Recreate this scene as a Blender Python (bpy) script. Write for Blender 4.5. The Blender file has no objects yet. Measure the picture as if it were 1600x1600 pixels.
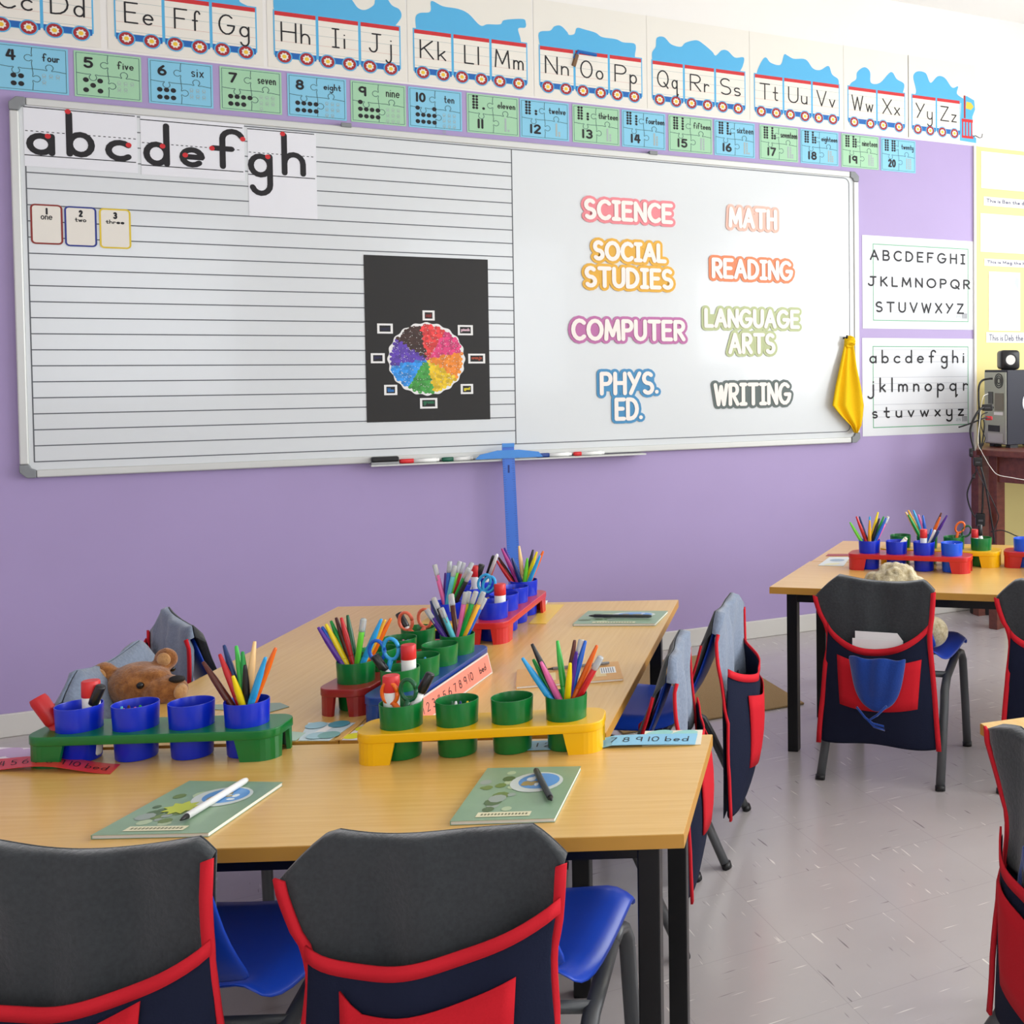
import bpy, bmesh, math, random
from math import sin, cos, pi, radians as rad, sqrt, atan2
from mathutils import Vector as V, Matrix
random.seed(7)
SC = bpy.context.scene
COL = SC.collection

# ------------------------------------------------------------ camera, light, exposure
F, PX, PY = 1782.3, 1395.5, 628.3
YAW, PITCH, ROLL = 0.51907, -0.032692, -0.004777
EYE = V((0, 0, 1.38))
_fw = V((sin(YAW)*cos(PITCH), cos(YAW)*cos(PITCH), sin(PITCH)))
_r0 = V((cos(YAW), -sin(YAW), 0)); _u0 = _r0.cross(_fw)
_r = _r0*cos(ROLL)+_u0*sin(ROLL); _u = _u0*cos(ROLL)-_r0*sin(ROLL)
cd = bpy.data.cameras.new('camera'); cam = bpy.data.objects.new('camera', cd); COL.objects.link(cam)
m = Matrix((_r, _u, -_fw)).transposed().to_4x4(); m.translation = EYE
cam.matrix_world = m
cd.sensor_width = 36; cd.sensor_fit = 'HORIZONTAL'; cd.lens = F/1600*36
cd.shift_x = (800-PX)/1600; cd.shift_y = -(800-PY)/1600
cd.clip_start = .05
SC.camera = cam
SC.view_settings.view_transform = 'Standard'; SC.view_settings.look = 'None'
SC.view_settings.gamma = 1; SC.view_settings.use_curve_mapping = False
SC.view_settings.exposure = 0.35
w = bpy.data.worlds.new('world'); SC.world = w; w.use_nodes = True
w.node_tree.nodes['Background'].inputs[0].default_value = (.85, .92, 1, 1)
w.node_tree.nodes['Background'].inputs[1].default_value = 1.0
YW, XL, XR, YB, ZC = 5.338, -2.6, 4.75, -2.6, 3.322     # room: front wall, left, right, back, ceiling
def area(name, loc, size, power, rot, col=(1, 1, 1)):
    d = bpy.data.lights.new(name, 'AREA'); d.shape = 'RECTANGLE'; d.size, d.size_y = size
    d.energy = power; d.color = col
    o = bpy.data.objects.new(name, d); COL.objects.link(o); o.location = loc; o.rotation_euler = rot
    return o
WIN = [(3.95, 1.5), (2.0, 1.7), (0.0, 1.7), (-1.8, 1.2)]                   # right wall windows: centre y, width
for i, (yc, ww) in enumerate(WIN):
    area('daylight_or_fill', (XR+.02, yc, 1.95), (ww-.1, 1.7), (31, 58, 54, 26)[i], (0, rad(90), 0), (.98, .99, 1))
WIN_FILL = [(-.9, 1.8), (2.4, 1.8)]  # unseen back wall openings, added for weak fill light: centre x, width
for xc, ww in WIN_FILL:
    area('daylight_or_fill', (xc, YB-.02, 1.95), (ww-.1, 1.7), 18, (rad(90), 0, 0), (.93, .97, 1))

# ------------------------------------------------------------ helpers
T = .60                                                                      # desk height
def ray(x, y): return _fw+_r*((x-PX)/F)-_u*((y-PY)/F)
def W(x, y, Y=YW):                                                           # photo point -> (x, z) on a plane parallel to the front wall
    d = ray(x, y); p = EYE+d*(Y/d.y); return (p.x, p.z)
def L(x, y, z=T):                                                            # photo point -> point on a level plane
    d = ray(x, y); return EYE+d*((z-1.38)/d.z)
def atz(x, y, Z):                                                            # photo point -> point at depth Z
    d = ray(x, y); return EYE+d*(Z/d.dot(_fw))
def depth(p): return (V(p)-EYE).dot(_fw)
def lin(c):
    return tuple(((v/12.92) if v <= .04045 else ((v+.055)/1.055)**2.4) for v in c)
def hexc(h):
    h = h.lstrip('#'); return lin([int(h[i:i+2], 16)/255 for i in (0, 2, 4)])
_M = {}
def mat(name, col='#808080', rough=.5, spec=.5, metal=0, trans=0, alpha=1, bump=0, bscale=200, coat=0, var=0, sheen=0):
    if name in _M: return _M[name]
    m = bpy.data.materials.new(name); m.use_nodes = True; nt = m.node_tree; b = nt.nodes['Principled BSDF']
    c = hexc(col) if isinstance(col, str) else col
    b.inputs['Base Color'].default_value = (*c, 1); b.inputs['Roughness'].default_value = rough
    b.inputs['Specular IOR Level'].default_value = spec; b.inputs['Metallic'].default_value = metal
    b.inputs['Transmission Weight'].default_value = trans; b.inputs['Alpha'].default_value = alpha
    b.inputs['Coat Weight'].default_value = coat
    if sheen: b.inputs['Sheen Weight'].default_value = sheen
    if bump or var:
        tc = nt.nodes.new('ShaderNodeTexCoord'); n = nt.nodes.new('ShaderNodeTexNoise'); n.inputs['Scale'].default_value = bscale
        n.inputs['Detail'].default_value = 4
        nt.links.new(tc.outputs['Object'], n.inputs['Vector'])
        if bump:
            bp = nt.nodes.new('ShaderNodeBump'); bp.inputs['Strength'].default_value = bump; bp.inputs['Distance'].default_value = .002
            nt.links.new(n.outputs['Fac'], bp.inputs['Height']); nt.links.new(bp.outputs['Normal'], b.inputs['Normal'])
        if var:
            mx = nt.nodes.new('ShaderNodeMix'); mx.data_type = 'RGBA'
            mx.inputs[6].default_value = (*[max(0, v*(1-var)) for v in c], 1); mx.inputs[7].default_value = (*[min(1, v*(1+var)) for v in c], 1)
            nt.links.new(n.outputs['Fac'], mx.inputs[0]); nt.links.new(mx.outputs[2], b.inputs['Base Color'])
    _M[name] = m; return m

class MB:
    """collects faces; o,u,v,n is the current local frame"""
    def __init__(s): s.vs = []; s.fs = []; s.ms = []; s.mats = []; s.frame((0, 0, 0), (1, 0, 0), (0, 1, 0), (0, 0, 1))
    def frame(s, o, u, v, n): s.o, s.u, s.v, s.n = V(o), V(u), V(v), V(n); return s
    def wall(s, x, z, Y=YW): return s.frame((x, Y, z), (1, 0, 0), (0, 0, 1), (0, -1, 0))
    def P(s, p): return s.o+s.u*p[0]+s.v*p[1]+s.n*(p[2] if len(p) > 2 else 0)
    def mi(s, m):
        if m not in s.mats: s.mats.append(m)
        return s.mats.index(m)
    def vert(s, p): s.vs.append(s.P(p)); return len(s.vs)-1
    def face(s, ids, m): s.fs.append(ids); s.ms.append(s.mi(m))
    def poly(s, pts, h, m): s.face([s.vert((p[0], p[1], h)) for p in pts], m)
    def prism(s, pts, h0, h1, m, cap0=True):
        a = [s.vert((p[0], p[1], h0)) for p in pts]; b = [s.vert((p[0], p[1], h1)) for p in pts]; k = len(pts)
        s.face(b, m)
        if cap0: s.face(a[::-1], m)
        for i in range(k): s.face([a[i], a[(i+1) % k], b[(i+1) % k], b[i]], m)
    def box(s, a, b, m):
        s.prism([(a[0], a[1]), (b[0], a[1]), (b[0], b[1]), (a[0], b[1])], a[2], b[2], m)
    def rect(s, u0, v0, u1, v1, h, m): s.poly([(u0, v0), (u1, v0), (u1, v1), (u0, v1)], h, m)
    def disc(s, c, r, h, m, n=14, r2=None):
        s.k = (getattr(s, 'k', 0)+1) % 40; h += s.k*8e-6
        s.poly([(c[0]+r*cos(2*pi*i/n), c[1]+(r2 or r)*sin(2*pi*i/n)) for i in range(n)], h, m)
    def ribbon(s, pts, wd, h, m, h0=None, closed=False, caps=True, capn=5):
        """stroke of width wd along pts; with h0 it gets thickness"""
        hw = wd/2; s.j = (getattr(s, 'j', 0)+1) % 220; hb = h; h = hb+s.j*5e-6
        q = [pts[0]]
        for p in pts[1:]:
            if (p[0]-q[-1][0])**2+(p[1]-q[-1][1])**2 > 1e-10: q.append(p)
        if len(q) == 1:
            pl = [(q[0][0]+hw*cos(2*pi*i/10), q[0][1]+hw*sin(2*pi*i/10)) for i in range(10)]
            return s.poly(pl, h, m) if h0 is None else s.prism(pl, h0, h, m)
        n = len(q); left = []; right = []
        if not closed:
            for i in range(1, n-1):                                          # sharp corners become two strokes
                ax, ay, bx, by = q[i][0]-q[i-1][0], q[i][1]-q[i-1][1], q[i+1][0]-q[i][0], q[i+1][1]-q[i][1]
                if (ax*bx+ay*by) < .55*sqrt((ax*ax+ay*ay)*(bx*bx+by*by)):
                    s.ribbon(q[:i+1], wd, hb, m, h0, False, caps, capn); s.ribbon(q[i:], wd, hb, m, h0, False, caps, capn); return
        def seg(i, j):
            dx, dy = q[j][0]-q[i][0], q[j][1]-q[i][1]; l = sqrt(dx*dx+dy*dy) or 1; return dx/l, dy/l
        for i in range(n):
            if closed: a = seg((i-1) % n, i); b = seg(i, (i+1) % n)
            else: a = seg(i-1, i) if i else seg(0, 1); b = seg(i, i+1) if i < n-1 else a
            nx, ny = -(a[1]+b[1]), a[0]+b[0]; l = sqrt(nx*nx+ny*ny)
            if l < .3: nx, ny = -b[1], b[0]; k = 1
            else:
                nx /= l; ny /= l; k = min(1/max(.35, (nx*-b[1]+ny*b[0])), 1.8)
            left.append((q[i][0]+nx*hw*k, q[i][1]+ny*hw*k)); right.append((q[i][0]-nx*hw*k, q[i][1]-ny*hw*k))
        if closed:
            for i in range(n):
                j = (i+1) % n; pl = [right[i], right[j], left[j], left[i]]
                s.poly(pl, h, m) if h0 is None else s.prism(pl, h0, h, m)
            return
        def cap(i, d):
            a0 = atan2(d[1], d[0])
            return [(q[i][0]+hw*cos(a0-pi/2+pi*k/capn), q[i][1]+hw*sin(a0-pi/2+pi*k/capn)) for k in range(1, capn)]
        for i in range(n-1):
            s.j = (s.j+1) % 220; h = hb+s.j*5e-6
            pl = [right[i], right[i+1]]
            if i == n-2 and caps: pl += cap(n-1, seg(n-2, n-1))
            pl += [left[i+1], left[i]]
            if i == 0 and caps:
                d = seg(0, 1); pl += cap(0, (-d[0], -d[1]))
            s.poly(pl, h, m) if h0 is None else s.prism(pl, h0, h, m)
    def tube(s, pts, r, m, seg=8, caps=True, flat=1, up=None):
        """tube through 3D points, r number or list; flat squeezes it across"""
        P3 = [V(s.P(p)) for p in pts]; n = len(P3); rr = r if isinstance(r, (list, tuple)) else [r]*n
        rings = []; prev = None
        for i in range(n):
            d = (P3[min(i+1, n-1)]-P3[max(i-1, 0)])
            d = d.normalized() if d.length > 1e-9 else V((0, 0, 1))
            if prev is None:
                a = V(up) if up else (V((0, 0, 1)) if abs(d.z) < .9 else V((1, 0, 0)))
                e1 = (a-d*a.dot(d)).normalized()
            else: e1 = (prev-d*prev.dot(d)).normalized()
            prev = e1; e2 = d.cross(e1); ring = []
            for k in range(seg):
                t = 2*pi*k/seg; s.vs.append(P3[i]+e1*(rr[i]*cos(t))+e2*(rr[i]*flat*sin(t))); ring.append(len(s.vs)-1)
            rings.append(ring)
        for i in range(n-1):
            for k in range(seg): s.face([rings[i][k], rings[i][(k+1) % seg], rings[i+1][(k+1) % seg], rings[i+1][k]], m)
        if caps: s.face(rings[0][::-1], m); s.face(rings[-1], m)
    def lathe(s, prof, m, seg=24, c=(0, 0)):
        rings = []
        for r, z in prof: rings.append([s.vert((c[0]+r*cos(2*pi*k/seg), c[1]+r*sin(2*pi*k/seg), z)) for k in range(seg)])
        for i in range(len(prof)-1):
            for k in range(seg): s.face([rings[i][k], rings[i][(k+1) % seg], rings[i+1][(k+1) % seg], rings[i+1][k]], m)
        return rings
    def grid(s, rows, m, closed=False):
        """rows of equal length lists of 3D points"""
        ids = [[s.vert(p) for p in r] for r in rows]
        for i in range(len(ids)-1):
            k = len(ids[i])
            for j in range(k if closed else k-1): s.face([ids[i][j], ids[i][(j+1) % k], ids[i+1][(j+1) % k], ids[i+1][j]], m)
        return ids
    def build(s, name, parent=None, smooth=False, origin=None, solid=0, bevel=0, bseg=2, local=True, sub=0):
        """origin: world location of the object's own origin"""
        me = bpy.data.meshes.new(name)
        if parent is None:
            if origin is None:
                lo = [min(v[i] for v in s.vs) for i in range(3)]; hi = [max(v[i] for v in s.vs) for i in range(3)]
                origin = V(((lo[0]+hi[0])/2, (lo[1]+hi[1])/2, lo[2]))
            off = V(origin)
        else: off = V((0, 0, 0)) if local else V((0, 0, parent.location.z))
        me.from_pydata([tuple(v-off) for v in s.vs], [], s.fs)
        for mm in s.mats: me.materials.append(mm)
        me.polygons.foreach_set('material_index', s.ms)
        bm = bmesh.new(); bm.from_mesh(me); bmesh.ops.remove_doubles(bm, verts=bm.verts, dist=1e-6)
        bmesh.ops.recalc_face_normals(bm, faces=bm.faces); bm.to_mesh(me); bm.free()
        if smooth: me.polygons.foreach_set('use_smooth', [True]*len(me.polygons))
        o = bpy.data.objects.new(name, me); COL.objects.link(o)
        if parent is not None: o.parent = parent
        else: o.location = origin
        if solid:
            md = o.modifiers.new('solid', 'SOLIDIFY'); md.thickness = solid; md.offset = 0
        if bevel:
            md = o.modifiers.new('bevel', 'BEVEL'); md.width = bevel; md.segments = bseg; md.limit_method = 'ANGLE'; md.angle_limit = rad(35)
            if smooth is False:
                me.polygons.foreach_set('use_smooth', [True]*len(me.polygons))
            md.harden_normals = True
        if sub:
            md = o.modifiers.new('sub', 'SUBSURF'); md.levels = sub; md.render_levels = sub
        return o
def empty(name, loc, rz=0):
    o = bpy.data.objects.new(name, None); COL.objects.link(o); o.location = loc; o.rotation_euler = (0, 0, rz)
    o.empty_display_size = .05; return o
def tag(o, label, cat, group=None):
    o['label'] = label; o['category'] = cat
    if group: o['group'] = group
    return o
def struct(o): o['kind'] = 'structure'; return o

# ------------------------------------------------------------ single-stroke school lettering
def arc(cx, cy, rx, ry, a0, a1, n=None):
    n = n or max(4, int(abs(a1-a0)/22)); return [(cx+rx*cos(rad(a0+(a1-a0)*i/n)), cy+ry*sin(rad(a0+(a1-a0)*i/n))) for i in range(n+1)]
G = {}
def g(ch, *st): G[ch] = st
g('A', [(0, 0), (.4, 1), (.8, 0)], [(.14, .35), (.66, .35)])
g('B', [(0, 0), (0, 1)], [(0, 1), (.3, 1)]+arc(.32, .76, .25, .24, 90, -90)+[(0, .52)], [(0, .52), (.34, .52)]+arc(.35, .26, .28, .26, 90, -90)+[(0, 0)])
g('C', arc(.44, .5, .44, .5, 48, 312)); g('D', [(0, 0), (0, 1)], [(0, 1), (.2, 1)]+arc(.2, .5, .5, .5, 90, -90)+[(0, 0)])
g('E', [(.58, 1), (0, 1), (0, 0), (.58, 0)], [(0, .52), (.48, .52)]); g('F', [(.58, 1), (0, 1), (0, 0)], [(0, .52), (.46, .52)])
g('G', arc(.45, .5, .45, .5, 48, 355), [(.5, .46), (.9, .46)]); g('H', [(0, 0), (0, 1)], [(.65, 0), (.65, 1)], [(0, .52), (.65, .52)])
g('I', [(.2, 0), (.2, 1)], [(0, 1), (.4, 1)], [(0, 0), (.4, 0)]); g('J', [(.2, 1), (.75, 1)], [(.5, 1), (.5, .25)]+arc(.25, .25, .25, .25, 0, -165))
g('K', [(0, 0), (0, 1)], [(.58, 1), (0, .42)], [(.18, .58), (.62, 0)]); g('L', [(0, 1), (0, 0), (.52, 0)])
g('M', [(0, 0), (.08, 1), (.45, .2), (.82, 1), (.9, 0)]); g('N', [(0, 0), (0, 1), (.68, 0), (.68, 1)]); g('O', arc(.46, .5, .46, .5, 90, 450))
g('P', [(0, 0), (0, 1)], [(0, 1), (.3, 1)]+arc(.32, .74, .28, .26, 90, -90)+[(0, .48)])
g('Q', arc(.46, .5, .46, .5, 90, 450), [(.55, .28), (.9, -.06)]); g('R', [(0, 0), (0, 1)], [(0, 1), (.3, 1)]+arc(.32, .75, .28, .25, 90, -90)+[(0, .5)], [(.22, .5), (.62, 0)])
g('S', arc(.32, .75, .28, .25, 40, 270)+arc(.32, .25, .3, .25, 90, -140)); g('T', [(0, 1), (.72, 1)], [(.36, 1), (.36, 0)])
g('U', [(0, 1), (0, .33)]+arc(.33, .33, .33, .33, 180, 360)+[(.66, 1)]); g('V', [(0, 1), (.36, 0), (.72, 1)]); g('W', [(0, 1), (.25, 0), (.48, .9), (.71, 0), (.96, 1)])
g('X', [(0, 1), (.65, 0)], [(.65, 1), (0, 0)]); g('Y', [(0, 1), (.34, .48)], [(.7, 1), (.1, 0)]); g('Z', [(.02, 1), (.62, 1), (0, 0), (.66, 0)])
bowl = arc(.25, .25, .25, .25, 0, 360)
g('a', bowl, [(.5, .5), (.5, 0)]); g('b', [(0, 1), (0, 0)], bowl); g('c', arc(.27, .25, .27, .25, 45, 315)); g('d', bowl, [(.5, 1), (.5, 0)])
g('e', [(.02, .26), (.5, .26)]+arc(.26, .25, .25, .25, 5, 315)); g('f', arc(.32, .78, .2, .22, 25, 180)+[(.12, 0)], [(-.06, .5), (.3, .5)])
g('g', bowl, [(.5, .5), (.5, -.25)]+arc(.26, -.25, .24, .24, 0, -160)); g('h', [(0, 1), (0, 0)], arc(.22, .26, .22, .24, 180, 0)+[(.44, 0)])
g('i', [(0, .5), (0, 0)], [(0, .72)]); g('j', [(.25, .5), (.25, -.25)]+arc(.03, -.25, .22, .24, 0, -150), [(.25, .72)]); g('k', [(0, 1), (0, 0)], [(.36, .5), (.02, .2)], [(.12, .3), (.4, 0)])
g('l', [(0, 1), (0, 0)]); g('m', [(0, .5), (0, 0)], arc(.17, .3, .17, .2, 180, 0)+[(.34, 0)], arc(.51, .3, .17, .2, 180, 0)+[(.68, 0)])
g('n', [(0, .5), (0, 0)], arc(.2, .28, .2, .22, 180, 0)+[(.4, 0)]); g('o', bowl); g('p', [(0, .5), (0, -.5)], bowl); g('q', bowl, [(.5, .5), (.5, -.5), (.62, -.36)])
g('r', [(0, .5), (0, 0)], arc(.2, .26, .2, .22, 180, 45)); g('s', arc(.17, .375, .15, .125, 40, 270)+arc(.17, .125, .16, .125, 90, -140)); g('t', [(.12, .85), (.12, .15)]+arc(.26, .14, .14, .14, 180, 300), [(-.05, .5), (.32, .5)])
g('u', [(0, .5), (0, .2)]+arc(.2, .2, .2, .2, 180, 360), [(.4, .5), (.4, 0)]); g('v', [(0, .5), (.2, 0), (.4, .5)]); g('w', [(0, .5), (.16, 0), (.31, .45), (.46, 0), (.62, .5)])
g('x', [(0, .5), (.38, 0)], [(.38, .5), (0, 0)]); g('y', [(0, .5), (0, .22)]+arc(.21, .21, .21, .21, 180, 360), [(.42, .5), (.42, -.25)]+arc(.2, -.25, .22, .24, 0, -150)); g('z', [(0, .5), (.38, .5), (0, 0), (.4, 0)])
g('0', arc(.3, .5, .3, .5, 90, 450)); g('1', [(.0, 1), (.0, 0)]); g('2', arc(.27, .74, .27, .26, 165, -25)+[(0, 0), (.56, 0)])
g('3', arc(.24, .75, .25, .25, 140, -80)+arc(.24, .27, .28, .27, 85, -145)); g('4', [(.42, 0), (.42, 1)], [(.2, 1), (0, .35), (.56, .35)]); g('5', [(.5, 1), (.08, 1), (.04, .58)]+arc(.24, .32, .27, .32, 120, -145))
g('6', [(.4, 1)]+arc(.3, .35, .3, .45, 130, 180)+arc(.28, .28, .28, .28, 180, 540)); g('7', [(0, 1), (.54, 1), (.16, 0)]); g('8', arc(.27, .76, .22, .23, 90, 450), arc(.27, .27, .27, .27, 90, 450))
g('9', arc(.25, .7, .25, .28, 0, 360), [(.5, .95), (.5, 0)]); g('.', [(.05, .05)]); g(' ', [])
def layout(text, track=.24):
    out = []; x = 0
    for ch in text:
        st = G[ch]; pts = [p for s in st for p in s]
        if not pts: x += .38; continue
        x0 = min(p[0] for p in pts); x1 = max(p[0] for p in pts)
        out += [[(p[0]-x0+x, p[1]) for p in s] for s in st]; x += x1-x0+track
    return out
def text_fit(mb, text, u0, v0, u1, v1, wd, h, m, h0=None, track=.24, extra=0, full=True, capn=5):
    """lettering whose ink fills the box u0..u1, v0..v1; extra widens the strokes beyond the box"""
    st = layout(text, track); ps = [p for s in st for p in s]
    ax, bx = min(p[0] for p in ps), max(p[0] for p in ps); ay, by = min(p[1] for p in ps), max(p[1] for p in ps)
    if not full: ay, by = 0, 1
    hw = wd/2; sx = (u1-u0-wd)/max(bx-ax, 1e-6) if bx-ax > .05 else 0; sy = (v1-v0-wd)/max(by-ay, 1e-6)
    for s in st:
        q = [(u0+hw+(p[0]-ax)*sx if sx else (u0+u1)/2, v0+hw+(p[1]-ay)*sy) for p in s]
        mb.ribbon(q, wd+extra, h, m, h0, capn=capn)

# ------------------------------------------------------------ materials
INK = mat('black_ink', '#17161a', .6); WHITE = mat('white_paper', '#f3f3f0', .55); OFFW = mat('cream_card', '#efebdf', .55)
LAM = mat('laminated_paper', '#f0efe9', .25); GREY = mat('grey_ink', '#8d9096', .6); PALE = mat('pale_grey_ink', '#a9b8b6', .6)
RED = mat('red_ink', '#d2242a', .5); BLUEI = mat('blue_ink', '#1465b5', .5); SKY = mat('sky_blue_card', '#55b4e4', .4); YEL = mat('yellow_card', '#f3c93a', .5)
CBLUE = mat('light_blue_card', '#86cbe6', .4); CGREEN = mat('light_green_card', '#a4d4ad', .4); MAROON = mat('maroon_ink', '#a5242c', .5)
WOOD_E = mat('beech_edge_shaded', '#c8923c', .4)  # darker orange than the top: shade of the unlit front put into the colour
DARKM = mat('black_metal', '#111214', .35, .5, .3); GUN = mat('grey_enamel_metal', '#56585a', .4, .5, .2); BLK = mat('black_plastic', '#121214', .4)
SEATB = mat('blue_plastic_shell', '#1548c4', .32, .5)
def woodmat(name, c1, c2, axis_scale, rough=.28):
    m = bpy.data.materials.new(name); m.use_nodes = True; nt = m.node_tree; b = nt.nodes['Principled BSDF']
    tc = nt.nodes.new('ShaderNodeTexCoord'); mp = nt.nodes.new('ShaderNodeMapping'); mp.inputs['Scale'].default_value = axis_scale
    n = nt.nodes.new('ShaderNodeTexNoise'); n.inputs['Scale'].default_value = 3; n.inputs['Detail'].default_value = 6; n.inputs['Roughness'].default_value = .6
    r = nt.nodes.new('ShaderNodeValToRGB'); r.color_ramp.elements[0].position = .3; r.color_ramp.elements[1].position = .72
    r.color_ramp.elements[0].color = (*hexc(c1), 1); r.color_ramp.elements[1].color = (*hexc(c2), 1)
    nt.links.new(tc.outputs['Object'], mp.inputs[0]); nt.links.new(mp.outputs[0], n.inputs['Vector']); nt.links.new(n.outputs['Fac'], r.inputs[0])
    nt.links.new(r.outputs[0], b.inputs['Base Color']); b.inputs['Roughness'].default_value = rough; b.inputs['Specular IOR Level'].default_value = .55; b.inputs['Coat Weight'].default_value = .2; b.inputs['Coat Roughness'].default_value = .2
    return m
BEECH = woodmat('beech_laminate', '#dcac56', '#e8be70', (1.2, 30, 30)); MAHOG = woodmat('mahogany_wood', '#5e2c22', '#7d4234', (1.5, 14, 14), .35)

# ------------------------------------------------------------ room shell
def plane_obj(name, pts, m):
    mb = MB(); mb.face([mb.vert(p) for p in pts], m); return struct(mb.build(name))
def floor_mat():
    m = bpy.data.materials.new('vinyl_tiles'); m.use_nodes = True; nt = m.node_tree; N = nt.nodes; K = nt.links; b = N['Principled BSDF']
    tc = N.new('ShaderNodeTexCoord'); mp = N.new('ShaderNodeMapping'); mp.inputs['Rotation'].default_value = (0, 0, rad(-1)); mp.inputs['Location'].default_value = (.1, .05, 0); K.new(tc.outputs['Object'], mp.inputs[0])
    ck = N.new('ShaderNodeTexChecker'); ck.inputs['Scale'].default_value = 3.2; K.new(mp.outputs[0], ck.inputs['Vector'])
    def streak(sc, lo, hi, seed):
        a = N.new('ShaderNodeMapping'); a.inputs['Scale'].default_value = sc; a.inputs['Location'].default_value = (seed, seed*2, 0); K.new(mp.outputs[0], a.inputs[0])
        n = N.new('ShaderNodeTexNoise'); n.inputs['Scale'].default_value = 1; n.inputs['Detail'].default_value = 1.5; K.new(a.outputs[0], n.inputs['Vector'])
        r = N.new('ShaderNodeMapRange'); r.inputs[1].default_value = lo; r.inputs[2].default_value = hi; K.new(n.outputs['Fac'], r.inputs[0]); return r.outputs[0]
    def pick(a, c):
        x = N.new('ShaderNodeMix'); x.data_type = 'FLOAT'; K.new(ck.outputs['Fac'], x.inputs[0]); K.new(a, x.inputs[2]); K.new(c, x.inputs[3]); return x.outputs[0]
    lt = pick(streak((7, 95, 1), .69, .73, 0), streak((95, 7, 1), .69, .73, 5)); dk = pick(streak((8, 95, 1), .705, .76, 11), streak((95, 8, 1), .705, .76, 17))
    n0 = N.new('ShaderNodeTexNoise'); n0.inputs['Scale'].default_value = 5; n0.inputs['Detail'].default_value = 5; K.new(mp.outputs[0], n0.inputs['Vector'])
    base = N.new('ShaderNodeMix'); base.data_type = 'RGBA'; base.inputs[6].default_value = (*hexc('#b5aead'), 1); base.inputs[7].default_value = (*hexc('#c0bab8'), 1); K.new(n0.outputs['Fac'], base.inputs[0])
    m1 = N.new('ShaderNodeMix'); m1.data_type = 'RGBA'; m1.inputs[7].default_value = (*hexc('#e6e2da'), 1); K.new(lt, m1.inputs[0]); K.new(base.outputs[2], m1.inputs[6])
    m2 = N.new('ShaderNodeMix'); m2.data_type = 'RGBA'; m2.inputs[7].default_value = (*hexc('#7d7677'), 1); K.new(dk, m2.inputs[0]); K.new(m1.outputs[2], m2.inputs[6])
    br = N.new('ShaderNodeTexBrick'); br.offset = 0; br.inputs['Scale'].default_value = 3.2; br.inputs['Brick Width'].default_value = 1; br.inputs['Row Height'].default_value = 1
    br.inputs['Mortar Size'].default_value = .003; br.inputs['Color1'].default_value = (1, 1, 1, 1); br.inputs['Color2'].default_value = (1, 1, 1, 1); br.inputs['Mortar'].default_value = (.84, .83, .83, 1); K.new(mp.outputs[0], br.inputs['Vector'])
    mu = N.new('ShaderNodeMix'); mu.data_type = 'RGBA'; mu.blend_type = 'MULTIPLY'; mu.inputs[0].default_value = 1; K.new(m2.outputs[2], mu.inputs[6]); K.new(br.outputs['Color'], mu.inputs[7])
    K.new(mu.outputs[2], b.inputs['Base Color']); b.inputs['Roughness'].default_value = .22; b.inputs['Specular IOR Level'].default_value = .5
    return m
PURP = mat('purple_paint', '#af9dca', .45, .4, var=.04, bscale=3, bump=.05); WPAINT = mat('white_paint', '#f1efe9', .6, .3, var=.02, bscale=2)
YPAINT = mat('yellow_paint', '#efdf96', .5, .3, var=.03, bscale=3); CEILM = mat('ceiling_board', '#f4f3f0', .7)
mb = MB(); mb.box((XL, YB, -.1), (XR, YW, 0), floor_mat()); struct(mb.build('floor', origin=(0, 0, 0)))
mb = MB(); mb.box((XL, YB, ZC), (XR, YW, ZC+.1), CEILM)
for k in range(7):
    mb.box((XL, YB+.3+k*1.2, ZC-.006), (XR, YB+.335+k*1.2, ZC+.01), mat('ceiling_strip', '#d9d8d4', .6))
for k in range(6): mb.box((XL+.55+k*1.2, YB, ZC-.006), (XL+.585+k*1.2, YW, ZC+.01), mat('ceiling_strip'))
struct(mb.build('ceiling'))
XT, ZP = 3.588, 2.598                                                        # colour change on the front wall
mb = MB().wall(0, 0)
mb.box((XL, 0, -.12), (XT, ZP, 0), PURP); mb.box((XT, 0, -.12), (XR, ZP, 0), YPAINT); mb.box((XL, ZP, -.12), (XR, ZC, 0), WPAINT)
struct(mb.build('wall_front'))
def wall_with_holes(name, o, u, length, holes, m):
    mb = MB().frame(o, u, (0, 0, 1), V(u).cross(V((0, 0, 1)))); xs = [0]
    z0, z1 = 1.05, 2.85; a = 0
    for c, wd in sorted(holes):
        mb.box((a, 0, -.1), (c-wd/2, ZC, 0), m); mb.box((c-wd/2, 0, -.1), (c+wd/2, z0, 0), m); mb.box((c-wd/2, z1, -.1), (c+wd/2, ZC, 0), m); a = c+wd/2
    mb.box((a, 0, -.1), (length, ZC, 0), m); return struct(mb.build(name))
wall_with_holes('wall_right', (XR, YW, 0), (0, -1, 0), YW-YB, [(YW-yc, ww) for yc, ww in WIN], WPAINT)
wall_with_holes('wall_back', (XR, YB, 0), (-1, 0, 0), XR-XL, [(XR-xc, ww) for xc, ww in WIN_FILL], WPAINT)
mb = MB(); mb.box((XL-.1, YB, 0), (XL, YW, ZC), mat('left_wall_paint', '#d9cfd6', .6)); struct(mb.build('wall_left'))
FRM = mat('window_frame_paint', '#e8e8e6', .4); k = 0
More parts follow.
